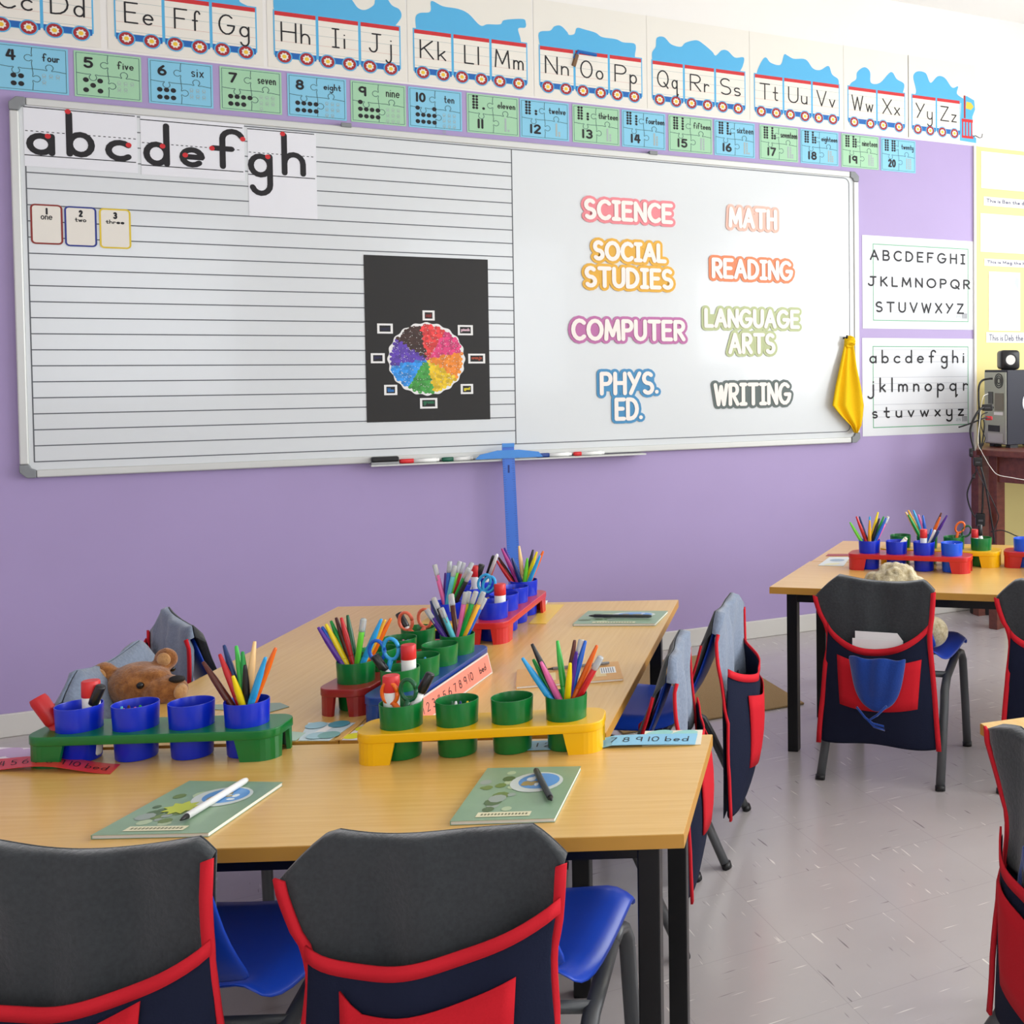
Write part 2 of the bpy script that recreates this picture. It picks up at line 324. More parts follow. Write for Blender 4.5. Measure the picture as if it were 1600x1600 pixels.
for grp, fn in ((WIN, lambda c, a, z: (XR+.05, c+a, z)), (WIN_FILL, lambda c, a, z: (c+a, YB-.05, z))):  # frames of the right windows and of the added fill openings behind
    for c, wd in grp:
        k += 1; mb = MB(); t = .03
        for a in (-wd/2+.02, 0, wd/2-.02):
            p = V(fn(c, a, 0)); mb.box((p.x-t/2, p.y-t/2, 1.05), (p.x+t/2, p.y+t/2, 2.85), FRM)
        for z in (1.065, 2.2, 2.835):
            p, q = V(fn(c, -wd/2, z)), V(fn(c, wd/2, z))
            mb.box((min(p.x, q.x)-t/2*(p.x == q.x), min(p.y, q.y)-t/2*(p.y == q.y), z-t/2), (max(p.x, q.x)+t/2*(p.x == q.x), max(p.y, q.y)+t/2*(p.y == q.y), z+t/2), FRM)
        struct(mb.build('window_%d' % k))
SKIRT = mat('white_skirting', '#dcdad3', .35)
mb = MB().wall(0, 0); mb.prism([(XL, 0), (XT, 0), (XT, .088), (XL, .088)], 0, .016, SKIRT); struct(mb.build('baseboard_front', bevel=.004))
mb = MB().wall(0, 0); mb.box((XT, 0, 0), (XR, .088, .016), SKIRT); struct(mb.build('baseboard_front_yellow'))
mb = MB().wall(0, 0); mb.box((XT-.018, .088, 0), (XT-.004, ZP, .012), mat('white_trim', '#eeeae2', .4)); mb.box((XT-.004, .088, 0), (XT+.012, ZP, .008), YPAINT); struct(mb.build('trim_1'))

# ------------------------------------------------------------ whiteboard
BY = YW-.028                                                                 # face of the board
x0, z0 = -.726, .971; x1, z1 = 2.832, 2.39
root = tag(empty('whiteboard', ((x0+x1)/2, YW, z0)), 'large magnetic whiteboard with ruled left panel on the purple wall', 'whiteboard')
BOARD = mat('whiteboard_enamel', '#dfe4e5', .16, .5, coat=.2); ALU = mat('pale_aluminium', '#d5d7d3', .35, .5, .25); CAPM = mat('grey_corner_plastic', '#868a8c', .4)
def loc(mb): mb.frame(mb.o-root.location, mb.u, mb.v, mb.n); return mb
mb = loc(MB().wall(0, 0)); mb.box((x0+.02, z0+.02, .004), (x1-.02, z1-.02, .022), BOARD)
LINE = mat('board_line', '#5d6166', .5); xd = W(803, 460, BY)[0]
zb = W(50, 722, BY)[1]; zt = W(500, 207, BY)[1]; nl = 22; xl0 = W(50, 600, BY)[0]
for i in range(nl+1):
    z = zb+(zt-zb)*i/nl; mb.ribbon([(xl0, z), (xd, z)], .0042, .0226, LINE, caps=False)
mb.ribbon([(xl0, zb), (xl0, zt)], .004, .0226, LINE); mb.ribbon([(xd, zb), (xd, zt)], .004, .0228, LINE)
xr = x1-.055; r = .03
mb.ribbon([(xd, zb), (xr-r, zb)]+arc(xr-r, zb+r, r, r, -90, 0, 5)+arc(xr-r, zt-r, r, r, 0, 90, 5)+[(xd, zt)], .004, .0226, LINE)
mb.build('board_panel', root)
c = .05
for nm, a, b in (('frame_rail', (x0+c, z0, 0), (x1-c, z0+.03, .03)), ('frame_rail', (x0+c, z1-.03, 0), (x1-c, z1, .03)), ('frame_rail', (x0, z0+c, 0), (x0+.03, z1-c, .03)), ('frame_rail', (x1-.03, z0+c, 0), (x1, z1-c, .03))):
    mb = loc(MB().wall(0, 0)); mb.box(a, b, ALU); mb.build(nm, root, bevel=.006)
for sx, sz, cx, cz in ((1, 1, x0, z0), (-1, 1, x1, z0), (1, -1, x0, z1), (-1, -1, x1, z1)):
    mb = loc(MB().wall(0, 0)); k = .022
    mb.prism([(cx+sx*k, cz), (cx+sx*c, cz), (cx+sx*c, cz+sz*.03), (cx+sx*.036, cz+sz*.036), (cx+sx*.03, cz+sz*c), (cx, cz+sz*c), (cx, cz+sz*k)], 0, .034, CAPM)
    mb.build('corner_cap', root, bevel=.003)
for px in (541, 1020):
    X = W(px, 200, BY)[0]; mb = loc(MB().wall(0, 0)); mb.box((X-.02, z1-.006, .006), (X+.02, z1+.012, .04), CAPM); mb.build('mounting_clip', root, bevel=.003)
mb = loc(MB().wall(0, 0)); ta, tb = W(578, 718, BY)[0], W(1004, 706, BY)[0]; ZT = z0-.004
mb.box((ta, ZT-.006, 0), (tb, ZT, .085), ALU); mb.build('pen_tray', root)

def sheet_px(tl, br, Y): a = W(*tl, Y); b = W(*br, Y); return a[0], b[1], b[0], a[1]
def paper(mb, bx, m=WHITE, t=.0008):
    mb.box((bx[0], bx[1], 0), (bx[2], bx[3], t), m)
SY = BY+.0058                                                                # board surface
# letter practice sheets
z1k = lambda X, Y: (X*.33125, Y*.33125)
def letters_sheet(tl, br, glyphs, reds, lines, label):
    bx = sheet_px(z1k(*tl), z1k(*br), SY); mb = MB().wall(0, 0, SY-.0005); paper(mb, bx, mat('practice_paper', '#eceef2', .5))
    for z, dash in lines:
        Z = W(*z1k(*z), SY)[1]
        if dash:
            n = int((bx[2]-bx[0])/.016)
            for i in range(n): mb.ribbon([(bx[0]+.004+i*.016, Z), (bx[0]+.012+i*.016, Z)], .003, .0012, INK, caps=False)
        else: mb.ribbon([(bx[0], Z), (bx[2]-.006, Z)], .0035, .0012, INK, caps=False)
    o = mb.build('letter_sheet'); tag(o, label, 'paper', 'letter practice sheets on the whiteboard')
    root = o; lm = MB().wall(0, 0, SY-.0005); lm.o = lm.o-o.location
    for ch, a, b in glyphs:
        A, B = W(*z1k(*a), SY), W(*z1k(*b), SY); text_fit(lm, ch, A[0], B[1], B[0], A[1], .021, .0016, INK)
    for p in reds:
        q = W(*z1k(*p), SY); lm.disc(q, .0095, .0022, RED)
    lm.build('lettering', o)
letters_sheet((108, 465), (652, 818), [('a', (122, 622), (262, 738)), ('b', (308, 523), (450, 748)), ('c', (495, 655), (622, 766))], [(226, 643), (320, 527), (607, 685)],
    [((108, 503), 0), ((112, 615), 1), ((118, 730), 0)], 'white sheet with big black letters abc at the board corner')
letters_sheet((660, 520), (1157, 855), [('d', (672, 573), (803, 788)), ('e', (845, 690), (968, 795)), ('f', (990, 600), (1156, 805))], [(767, 690), (874, 732), (1000, 700), (1145, 657)],
    [((660, 563), 0), ((664, 672), 1), ((668, 778), 0)], 'white sheet with big black letters def, between abc and gh')
letters_sheet((1166, 602), (1498, 1035), [('g', (1168, 720), (1290, 928)), ('h', (1325, 625), (1444, 835))], [(1263, 740), (1333, 632)],
    [((1166, 607), 0), ((1168, 717), 1), ((1172, 822), 0)], 'tall white sheet with big black letters gh, reaching lowest')
# little number cards on the board
for num, word, a, b, colr in (('1', 'one', (146, 964), (295, 1152), '#8f2f28'), ('2', 'two', (307, 975), (455, 1163), '#2b3a8c'), ('3', 'three', (471, 985), (616, 1172), '#e6c93c')):
    bx = sheet_px(z1k(*a), z1k(*b), SY); mb = MB().wall(bx[0], bx[1], SY-.0005); wd, ht = bx[2]-bx[0], bx[3]-bx[1]; r = .012
    out = arc(wd-r, r, r, r, -90, 0, 4)+arc(wd-r, ht-r, r, r, 0, 90, 4)+arc(r, ht-r, r, r, 90, 180, 4)+arc(r, r, r, r, 180, 270, 4)
    mb.prism(out, 0, .0015, OFFW); mb.ribbon(out, .006, .0019, mat('card_border_'+word, colr, .5), closed=True)
    o = mb.build('number_card'); tag(o, {'1': 'brown-edged', '2': 'blue-edged', '3': 'yellow-edged'}[num]+' white card reading %s %s on the whiteboard' % (num, word), 'card', 'counting cards on the whiteboard')
    mb = MB().wall(bx[0], bx[1], SY-.0005); mb.o -= o.location; text_fit(mb, num, wd*.44, ht*.75, wd*.58, ht*.93, .0062, .002, INK)
    text_fit(mb, word, wd*.5-.006*len(word), ht*.62, wd*.5+.006*len(word), ht*.73, .003, .002, INK); mb.build('lettering', o)
# colour wheel poster
pa, pb = W(568, 398, SY), W(766, 655, SY); mb = MB().wall(0, 0, SY-.001); BLKP = mat('black_card', '#1d1c1b', .55)
mb.box((pa[0], pb[1], 0), (pb[0], pa[1], .001), BLKP)
pos = mb.build('colour_wheel_poster'); tag(pos, 'black poster with a wheel of coloured sweets on the ruled board', 'poster')
zc = lambda X, Y: W(540+X*.18745, 380+Y*.18745, SY)
cw = zc(677, 965); RW = (zc(995, 965)[0]-zc(357, 965)[0])/2; RV = (zc(677, 664)[1]-zc(677, 1266)[1])/2
mb = MB().wall(cw[0], cw[1], SY-.001); mb.o -= pos.location; k = 36
mb.prism([((RW*(1+.02*cos(20*2*pi*i/160)))*cos(2*pi*i/160), (RV*(1+.02*cos(20*2*pi*i/160)))*sin(2*pi*i/160)) for i in range(160)], .001, .002, WHITE)
secs = [(78, '#e23b3b'), (33, '#d93a78'), (-12, '#ef8a26'), (-57, '#ecc51c'), (-102, '#3f9a3f'), (-147, '#2b8fe0'), (168, '#5a3aa8'), (123, '#3b2119')]
scol = [hexc(c) for _, c in secs]
def sector(a):
    a = (a-55.5) % 360; return [0, 7, 6, 5, 4, 3, 2, 1][int(a//45)]
random.seed(3); ring = [(0, 0)]
st = .0128
for j in range(-14, 15):
    for i in range(-14, 15):
        x = (i+.5*(j % 2))*st+random.uniform(-.0022, .0022); y = j*st*.87+random.uniform(-.0022, .0022)
        if (x/RW)**2+(y/RV)**2 < .885:
            q = sector(math.degrees(atan2(y/RV, x/RW))); c = scol[q]; f = random.choice((.75, .9, 1, 1.15, 1.3)); nm = 'sweet_%d_%d' % (q, int(f*100))
            mm = mat(nm, tuple(min(1, v*f) for v in c), .4)
            mb.disc((x, y), .0079, .0024+.0003*random.random(), mm, 10); 
            if random.random() < .25: mb.disc((x-.0015, y+.0015), .0016, .003, WHITE, 6)
mb.build('colour_wheel', pos)
for (X0, Y0, X1, Y1), word, colr in (((640, 560, 742, 645), 'rooi', '#7d2320'), ((934, 682, 1061, 768), 'pienk', '#d9b5c0'), ((1021, 921, 1163, 1002), 'oranje', '#a84428'), ((958, 1174, 1063, 1256), 'geel', '#d8ca2e'),
        ((619, 1292, 765, 1376), 'groen', '#1c6b48'), ((320, 1181, 431, 1265), 'blou', '#2470b4'), ((209, 917, 327, 1000), 'pers', '#26224c'), ((262, 669, 394, 754), 'swart', '#20203a')):
    a, b = zc(X0, Y0), zc(X1, Y1); mb = MB().wall(0, 0, SY-.001); mb.o -= pos.location
    mb.box((a[0], b[1], .001), (b[0], a[1], .0018), WHITE); mb.box((a[0]+.009, b[1]+.008, .0018), (b[0]-.009, a[1]-.008, .0021), BLKP)
    text_fit(mb, word, a[0]+.013, b[1]+.013, b[0]-.013, a[1]-.013, .0045, .0026, mat('word_'+word, colr, .5)); mb.build('word_label', pos)
# subject labels
CREAM = mat('cream_lettering', '#f7f0e8', .5); z6 = lambda X, Y: W(860+X*.2625, 280+Y*.2625, SY)
for colr, cname, rows in (('#ef8c94', 'coral pink', [('SCIENCE', 197, 112, 728, 270)]), ('#eab23c', 'mustard yellow', [('SOCIAL', 250, 362, 690, 502), ('STUDIES', 200, 515, 730, 660)]),
        ('#c071a8', 'mauve', [('COMPUTER', 120, 828, 802, 966)]), ('#4590c0', 'blue', [('PHYS.', 290, 1146, 642, 1282), ('ED.', 378, 1300, 548, 1434)]),
        ('#f2bfae', 'pale peach', [('MATH', 1056, 163, 1347, 306)]), ('#ee8a5c', 'orange', [('READING', 956, 466, 1442, 608)]),
        ('#bcc795', 'sage green', [('LANGUAGE', 912, 766, 1482, 892), ('ARTS', 1055, 913, 1337, 1042)]), ('#5d6966', 'dark grey', [('WRITING', 968, 1213, 1432, 1342)])):
    bm_ = mat('label_'+cname.replace(' ', '_'), colr, .5); A = MB().wall(0, 0, SY-.0005); B = MB().wall(0, 0, SY-.0005); txt = []
    for word, X0, Y0, X1, Y1 in rows:
        a, b = z6(X0, Y0), z6(X1, Y1); txt.append(word)
        # height box measured at the word's own left end
        text_fit(A, word, a[0], b[1], b[0], a[1], .019, .0035, bm_, h0=0, extra=.026, track=.3, capn=8)
        A.prism([(a[0]+.02, b[1]+.02), (b[0]-.02, b[1]+.02), (b[0]-.02, a[1]-.03), (a[0]+.02, a[1]-.03)], 0, .0033, bm_) if word not in ('WRITING',) else A.prism([(a[0]+.05, b[1]+.02), (b[0]-.02, b[1]+.02), (b[0]-.02, a[1]-.02), (a[0]+.02, a[1]-.02)], 0, .0033, bm_)
        text_fit(B, word, a[0], b[1], b[0], a[1], .019, .0062, CREAM, track=.3)
    o = A.build('subject_label'); tag(o, cname+' cut-out sign reading '+' '.join(txt)+' on the whiteboard', 'sign', 'subject signs on the whiteboard')
    B.o = V((0, 0, 0)); B.vs = [v-o.location for v in B.vs]; B.build('lettering', o)

# ------------------------------------------------------------ alphabet train banners
def bpaper(mb, x0, z0, x1, z1, h0, h1, m): mb.box((x0, z0, h0), (x1, z1, h1), m)
z3 = lambda X, Y: (1000+X*.375, Y*.375); z2 = lambda X, Y: (500+X*.33125, Y*.33125)
TR = [(-.782, ['Cc', 'Dd'], None), (-.396, ['Ee', 'Ff', 'Gg'], [(183, -4), (190, -38), (290, -45), (365, -8), (375, 3), (384, 8), (399, 15)]),
    (.143, ['Hh', 'Ii', 'Jj'], [(431, 28), (427, 5), (432, -20), (470, -45), (520, -30), (548, -2), (552, 3), (560, 13), (571, 15.5), (584, 8), (587, -2), (600, -8), (612, 8), (624, 15), (627, 27), (616, 43), (617, 50)]),
    (.673, ['Kk', 'Ll', 'Mm'], [z2(*p) for p in ((455, 150), (450, 85), (470, 62), (520, 55), (525, 5), (580, 30), (650, 42), (700, 65), (755, 120), (790, 115), (850, 115), (870, 95), (955, 90), (970, 105), (968, 130), (935, 135), (945, 180), (950, 212))]),
    (1.204, ['Nn', 'Oo', 'Pp'], [z2(*p) for p in ((1040, 228), (1032, 155), (1085, 145), (1105, 125), (1135, 122), (1165, 150), (1175, 165), (1200, 160), (1212, 132), (1250, 140), (1300, 155), (1330, 175), (1395, 185), (1430, 200), (1480, 205), (1490, 225), (1485, 260), (1488, 290))]),
    (1.73, ['Qq', 'Rr', 'Ss'], [z3(*p) for p in ((52, 265), (50, 220), (65, 195), (70, 158), (100, 155), (130, 185), (170, 195), (190, 178), (235, 168), (265, 185), (300, 215), (315, 232), (340, 210), (365, 212), (395, 240), (432, 240), (428, 275), (415, 300), (418, 310))]),
    (2.256, ['Tt', 'Uu', 'Vv'], [z3(*p) for p in ((485, 320), (490, 290), (510, 250), (525, 240), (545, 262), (585, 270), (600, 228), (615, 232), (640, 245), (690, 248), (720, 285), (750, 292), (785, 275), (800, 310), (825, 330), (828, 355))]),
    (2.783, ['Ww', 'Xx'], [z3(*p) for p in ((868, 365), (880, 345), (900, 330), (905, 300), (935, 280), (958, 300), (962, 345), (1000, 345), (1045, 300), (1070, 330), (1100, 350), (1095, 385), (1085, 396))]),
    (3.172, ['Yy', 'Zz'], [z3(*p) for p in ((1137, 403), (1150, 380), (1138, 320), (1155, 298), (1190, 305), (1210, 345), (1240, 318), (1270, 325), (1300, 365), (1325, 360), (1320, 390), (1345, 410), (1375, 428), (1372, 440), (1345, 446))])]
TRIM_R = mat('train_red', '#cf2a2f', .45)
for ti, (xs, cars, cloud) in enumerate(TR):
    cwid = {7: .1745, 8: .157}.get(ti, .16); n = len(cars); xe = xs+cwid*n
    nm = '-'.join(cars); last = ti == 8
    root = tag(empty('alphabet_banner', ((xs+xe)/2, YW, 2.62)), 'paper train banner with letters %s above the whiteboard' % ' '.join(cars), 'banner', 'alphabet train banners')
    def lf(): mb = MB().wall(0, 0, YW-.001); mb.o -= root.location; return mb
    mb = lf(); bpaper(mb, xs-.022, 2.607, xe+(.10 if last else .022), 3.045 if ti else 3.0, 0, .0006, mat('laminate_sheet', '#ece9de', .3)); mb.build('laminate_sheet', root)
    if cloud:
        mb = lf(); pts = [W(*p, YW-.001) for p in cloud]; q = []
        for i in range(len(pts)-1):
            p0, p1, p2, p3 = pts[max(i-1, 0)], pts[i], pts[i+1], pts[min(i+2, len(pts)-1)]
            for k in range(5):
                t = k/5; q.append(tuple(.5*((2*b)+(-a+c)*t+(2*a-5*b+4*c-d)*t*t+(-a+3*b-3*c+d)*t**3) for a, b, c, d in zip(p0, p1, p2, p3)))
        q.append(pts[-1]); q = [(p[0], max(p[1], 2.83)) for p in q]
        mb.prism([(q[-1][0], 2.826)]+q[::-1]+[(q[0][0], 2.826)], .0006, .0014, SKY); mb.build('smoke_cloud', root)
    elif ti == 0: pass
    for ci, lt in enumerate(cars):
        a = xs+ci*cwid; b = a+cwid; mb = lf()
        mb.prism([(a, 2.66), (a+.012, 2.648), (b-.012, 2.648), (b, 2.66), (b, 2.842), (a, 2.842)], .0006, .0016, SKY)
        mb.rect(a+.005, 2.674, b-.005, 2.82, .002, OFFW); mb.rect(a+.005, 2.82, b-.005, 2.837, .002, TRIM_R); mb.rect(a+.005, 2.65, b-.005, 2.674, .002, BLUEI)
        for z, m_ in ((2.796, PALE), (2.757, PALE), (2.717, mat('pale_red_line', '#d9b0a4', .6)), (2.683, PALE)): mb.rect(a+.005, z-.0007, b-.005, z+.0007, .0023, m_)
        car = mb.build('train_car', root)
        dsc = lt[1] in 'gjpqy'; mb = lf(); wl = cwid-.035; lw = {'M': .55, 'W': .58, 'I': .3, 'L': .45}.get(lt[0], .5)
        def put(ch, u0, u1):
            ps = [p for s_ in G[ch] for p in s_]; y0 = min(p[1] for p in ps); y1 = max(p[1] for p in ps)
            text_fit(mb, ch, u0, 2.717+.078*y0-.002, u1, 2.717+.078*y1+.002, .0062, .0027, INK)
        wd = {'M': .066, 'W': .07, 'I': .03, 'L': .042, 'J': .05, 'E': .046, 'F': .046}.get(lt[0], .058); wl = {'l': .008, 'i': .008, 'f': .03, 't': .03, 'j': .026, 'r': .028, 'm': .046, 'w': .046}.get(lt[1], .036)
        g0 = (cwid-wd-wl-.014)/2; put(lt[0], a+g0, a+g0+wd); put(lt[1], a+g0+wd+.014, b-g0); mb.build('lettering', root if False else car)
        for wx in (.038, cwid-.04):
            mb = lf(); c = (a+wx, 2.655); mb.disc(c, .029, .0024, SKY, 20); mb.disc(c, .0245, .0028, MAROON, 20)
            mb.poly([(c[0]+(.0165 if k % 2 else .0125)*cos(pi*k/8), c[1]+(.0165 if k % 2 else .0125)*sin(pi*k/8)) for k in range(16)], .0032, OFFW); mb.disc(c, .008, .0036, YEL, 10); mb.build('wheel', car)
    if last:
        mb = lf(); e = xe
        mb.prism([(e-.004, 2.62), (e+.105, 2.615), (e+.105, 2.64), (e+.08, 2.66), (e+.08, 2.76), (e+.098, 2.80), (e+.092, 2.85), (e+.04, 2.87), (e+.006, 2.83)], .0006, .0016, SKY)
        mb.rect(e+.008, 2.636, e+.085, 2.65, .002, RED); mb.rect(e+.008, 2.725, e+.082, 2.742, .002, RED)
        for k in range(4): mb.rect(e+.01+k*.02, 2.65, e+.018+k*.02, 2.725, .002, RED)
        mb.poly([(e+.035, 2.80), (e+.07, 2.795), (e+.088, 2.815), (e+.07, 2.835), (e+.04, 2.838)], .002, YEL); mb.rect(e+.022, 2.745, e+.034, 2.87, .0019, MAROON); mb.build('engine_front', root)
# blue and brown scrap stuck on the N-O-P train
mb = MB().wall(0, 0, YW-.004); a = W(897, 92, YW); b = W(925, 87, YW)
mb.tube([(a[0], a[1], 0), (a[0]+.02, a[1]+.035, .002), (b[0]+.02, b[1]+.004, .002)], .008, BLUEI, 6); mb.tube([(a[0]-.004, a[1]-.035, 0), (a[0]+.012, a[1]+.02, .002)], .01, mat('brown_paper', '#7a5a3a', .6), 6)
tag(mb.build('paper_figure'), 'tiny blue and brown scrap stuck over the letter O train car', 'decoration')
# number cards 4 to 20
WORDS = 'four five six seven eight nine ten eleven twelve thirteen fourteen fifteen sixteen seventeen eighteen nineteen twenty'.split()
XS = [(-.765, -.545), (-.527, -.313), (-.29, -.074), (-.05, .168), (.189, .408), (.425, .64), (.65, .868), (.889, 1.111), (1.117, 1.335), (1.352, 1.571), (1.583, 1.795), (1.811, 2.033), (2.044, 2.258), (2.284, 2.496), (2.51, 2.727), (2.745, 2.967), (2.982, 3.196)]
def knob(p, q, at_, side, r=.012):
    """line from p to q with a jigsaw knob at fraction at_"""
    dx, dy = q[0]-p[0], q[1]-p[1]; l = sqrt(dx*dx+dy*dy); ux, uy = dx/l, dy/l; nx, ny = -uy*side, ux*side; out = [p]
    def add(s_, t_): out.append((p[0]+ux*s_+nx*t_, p[1]+uy*s_+ny*t_))
    c = at_*l; add(c-.018, .002); add(c-.008, .0)
    for a in range(9): t = rad(-145+a*290/8); add(c+r*sin(t), r*(1+cos(t)))
    add(c+.008, .0); add(c+.018, .002); out.append(q); return out
for i, (a, b) in enumerate(XS):
    n = i+4; col_ = CBLUE if n % 2 == 0 else CGREEN; z0c, z1c = 2.416, 2.589; wd, ht = b-a, z1c-z0c
    mb = MB().wall(a, z0c, YW-.001); mb.box((0, 0, 0), (wd, ht, .001), col_)
    for p, q in (((.007, .007), (wd-.007, .007)), ((wd-.007, .007), (wd-.007, ht-.007)), ((wd-.007, ht-.007), (.007, ht-.007)), ((.007, ht-.007), (.007, .007))): mb.ribbon([p, q], .0018, .0013, mat('dark_green_line', '#3f6a6e', .6), caps=False)
    JL = mat('jigsaw_line', '#39585c', .6); h = ht*.5
    mb.ribbon(knob((wd*.5, 0.007), (wd*.5, h), .55, -1), .0021, .0013, JL, caps=False); mb.ribbon(knob((wd*.5, h), (wd*.5, ht-.007), .5, 1), .0021, .0013, JL, caps=False)
    mb.ribbon(knob((.007, h+.004), (wd*.5, h), .52, -1), .0021, .0013, JL, caps=False); mb.ribbon(knob((wd*.5, h), (wd-.007, h-.006), .5, 1), .0021, .0013, JL, caps=False)
    card = mb.build('number_card'); tag(card, '%s card with number %d %s above the whiteboard' % ('light blue' if n % 2 == 0 else 'light green', n, WORDS[i]), 'card', 'jigsaw number cards in a row')
    def lf(): mb = MB().wall(a, z0c, YW-.001); mb.o -= card.location; return mb
    mb = lf(); lw = min(.0115*len(WORDS[i]), .085); cx = wd*.76
    text_fit(mb, WORDS[i], cx-lw/2-.004, ht*(.68 if 'y' not in WORDS[i] and 'g' not in WORDS[i] else .63), cx+lw/2+.004, ht*(.86 if any(c in 'fhtlkdbi' for c in WORDS[i]) else .80), .0038, .0018, INK, track=.3)
    s_ = str(n)
    if n <= 10: text_fit(mb, s_, wd*.14, ht*.64, wd*(.28 if n < 10 else .32), ht*.88, .0085, .0018, INK, track=.4)
    else: text_fit(mb, s_, wd*.20, ht*.12, wd*(.31 if n == 11 else .42), ht*.37, .009, .0018, INK, track=.4)
    mb.build('lettering', card)
    mb = lf(); D = []
    if n <= 10:
        px_, py_, r_ = .0225, .029, .0092; x_, y_ = wd*.15, ht*.16
        rows = {4: ['11', '11'], 5: ['101', '010', '101'], 6: ['111', '111'], 7: ['111', '1111'], 8: ['1111', '1111'], 9: ['1111', '1111', '1'], 10: ['1111', '1111', '1001']}[n]
        for j, rw in enumerate(rows):
            for k, c in enumerate(rw):
                if c == '1': D.append((x_+k*px_+(.02 if n == 4 else .004), y_+j*(py_ if n != 5 else .019)))
    else:
        r_ = .0058; x_, y_ = wd*.13, ht*.64
        for k in range(2):
            for j in range(5): D.append((x_+k*.0135, y_+j*.0125))
        for k in range(n-10): D.append((x_+.042+(k//5)*.0135, y_+(k % 5)*.0125))
    for c in D: mb.disc(c, r_, .0018, INK, 12)
    mb.build('counting_dots', card)
    mb = lf()
    if n <= 10:
        for k in range(n):
            c = (wd*.66+(k % 3)*.021, ht*.36-(k//3)*.024); mb.ribbon([(c[0]-.006, c[1]), (c[0]+.006, c[1])], .0018, .0016, PALE); mb.ribbon(arc(c[0], c[1]+.004, .005, .005, 0, 360, 8), .0014, .0016, PALE); mb.ribbon([(c[0]-.005, c[1]-.008), (c[0], c[1]), (c[0]+.005, c[1]-.008)], .0014, .0016, PALE)
    else:
        mb.rect(wd*.72, ht*.1, wd*.72+.008, ht*.44, .0016, PALE)
        for k in range(n-10): mb.rect(wd*.72+.013+(k//5)*.011, ht*.1+(k % 5)*.012, wd*.72+.021+(k//5)*.011, ht*.1+(k % 5)*.012+.01, .0016, PALE)
    mb.build('small_pictures', card)
# alphabet posters
z7 = lambda X, Y: W(1280+X/4, 300+Y/4, YW-.001)
GRN = mat('green_border', '#6cae86', .5); PAPER2 = mat('poster_paper', '#e4e7ea', .35); LG = mat('faint_line', '#b4b8c0', .6)
for tl, br, rows, lab in (((268, 268), (972, 862), [('ABCDEFGHI', 315, 358, 912, 454), ('JKLMNOPQR', 303, 524, 942, 613), ('STUVWXYZ', 352, 683, 904, 763)], 'capital letter'),
        ((268, 912), (972, 1500), [('abcdefghi', 312, 985, 905, 1105), ('jklmnopqr', 300, 1160, 930, 1282), ('stuvwxyz', 330, 1345, 904, 1432)], 'small letter')):
    a, b = z7(*tl), z7(*br); mb = MB().wall(0, 0, YW-.001); mb.box((a[0], b[1], 0), (b[0], a[1], .001), PAPER2)
    i = .045; c = [(a[0]+i+.02, b[1]+i), (b[0]-i, b[1]+i), (b[0]-i, a[1]-i), (a[0]+i+.02, a[1]-i)]; mb.ribbon(c, .005, .0013, GRN, closed=True)
    po = mb.build('alphabet_poster'); tag(po, 'white %s alphabet poster %s the other beside the whiteboard' % (lab, 'above' if lab[0] == 'c' else 'below'), 'poster', 'alphabet posters beside the whiteboard')
    mb = MB().wall(0, 0, YW-.001); mb.o -= po.location
    for k, (tx, X0, Y0, X1, Y1) in enumerate(rows):
        p, q = z7(X0, Y0), z7(X1, Y1); text_fit(mb, tx, p[0], q[1], q[0], p[1], .009, .002, INK, track=.55)
        zt_, zb_ = p[1], q[1]
        if lab[0] == 's': zb_ = z7(X0, (1062, 1238, 1408)[k])[1]; zt_ = z7(X0, (985, 1160, 1330)[k])[1]
        for f in (0, .5, 1): mb.rect(c[0][0], zb_+(zt_-zb_)*f-.001, c[1][0], zb_+(zt_-zb_)*f+.001, .0014, LG)
    for k in range(7): mb.rect(b[0]-.085+k*.005, b[1]+.062, b[0]-.082+k*.005, b[1]+.092, .0015, GREY)
    text_fit(mb, 'zis', b[0]-.125, b[1]+.066, b[0]-.095, b[1]+.084, .0025, .0015, PALE)
    mb.build('lettering', po)
# papers on the yellow wall
def wpaper(tl, br, lab, text=None, tint=None):
    a, b = W(*tl, YW-.001), W(*br, YW-.001); mb = MB().wall(0, 0, YW-.001); mb.box((a[0], b[1], 0), (b[0], a[1], .001), WHITE)
    if tint:
        w_, h_ = b[0]-a[0], a[1]-b[1]
        mb.poly([(a[0]+w_*.08, a[1]-h_*.04), (a[0]+w_*.9, a[1]-h_*.02), (a[0]+w_*.4, a[1]-h_*.1), (a[0]+w_*.12, a[1]-h_*.12)], .0013, mat('pale_mint_wash', '#d3ece4', .6)); mb.poly([(a[0]+w_*.85, a[1]-h_*.08), (a[0]+w_*.97, a[1]-h_*.1), (a[0]+w_*.95, a[1]-h_*.3), (a[0]+w_*.8, a[1]-h_*.2)], .0013, mat('pale_aqua_wash', '#c4eaf2', .6))
    o = mb.build('sentence_strip' if text else 'drawing_paper'); tag(o, lab, 'paper', 'papers on the yellow wall')
    if text:
        mb = MB().wall(0, 0, YW-.001); mb.o -= o.location; h_ = a[1]-b[1]; text_fit(mb, text, a[0]+.018, b[1]+h_*.18, a[0]+.018+.0158*len(text), a[1]-h_*.2, .0045, .0016, mat('grey_pencil', '#6a6c80', .6), track=.3); mb.build('lettering', o)
wpaper((1533, 236), (1640, 303), 'large white sheet at the top of the yellow wall')
wpaper((1537, 307), (1640, 329), 'white strip reading This is Ben the dog', 'This is Ben the dog')
wpaper((1532, 333), (1640, 399), 'white drawing sheet below the strip about Ben')
wpaper((1538, 404), (1640, 420), 'white strip reading This is Meg the hen', 'This is Meg the hen')
wpaper((1545, 424), (1594, 517), 'white sheet with faint blue wash above the speaker', tint=1)
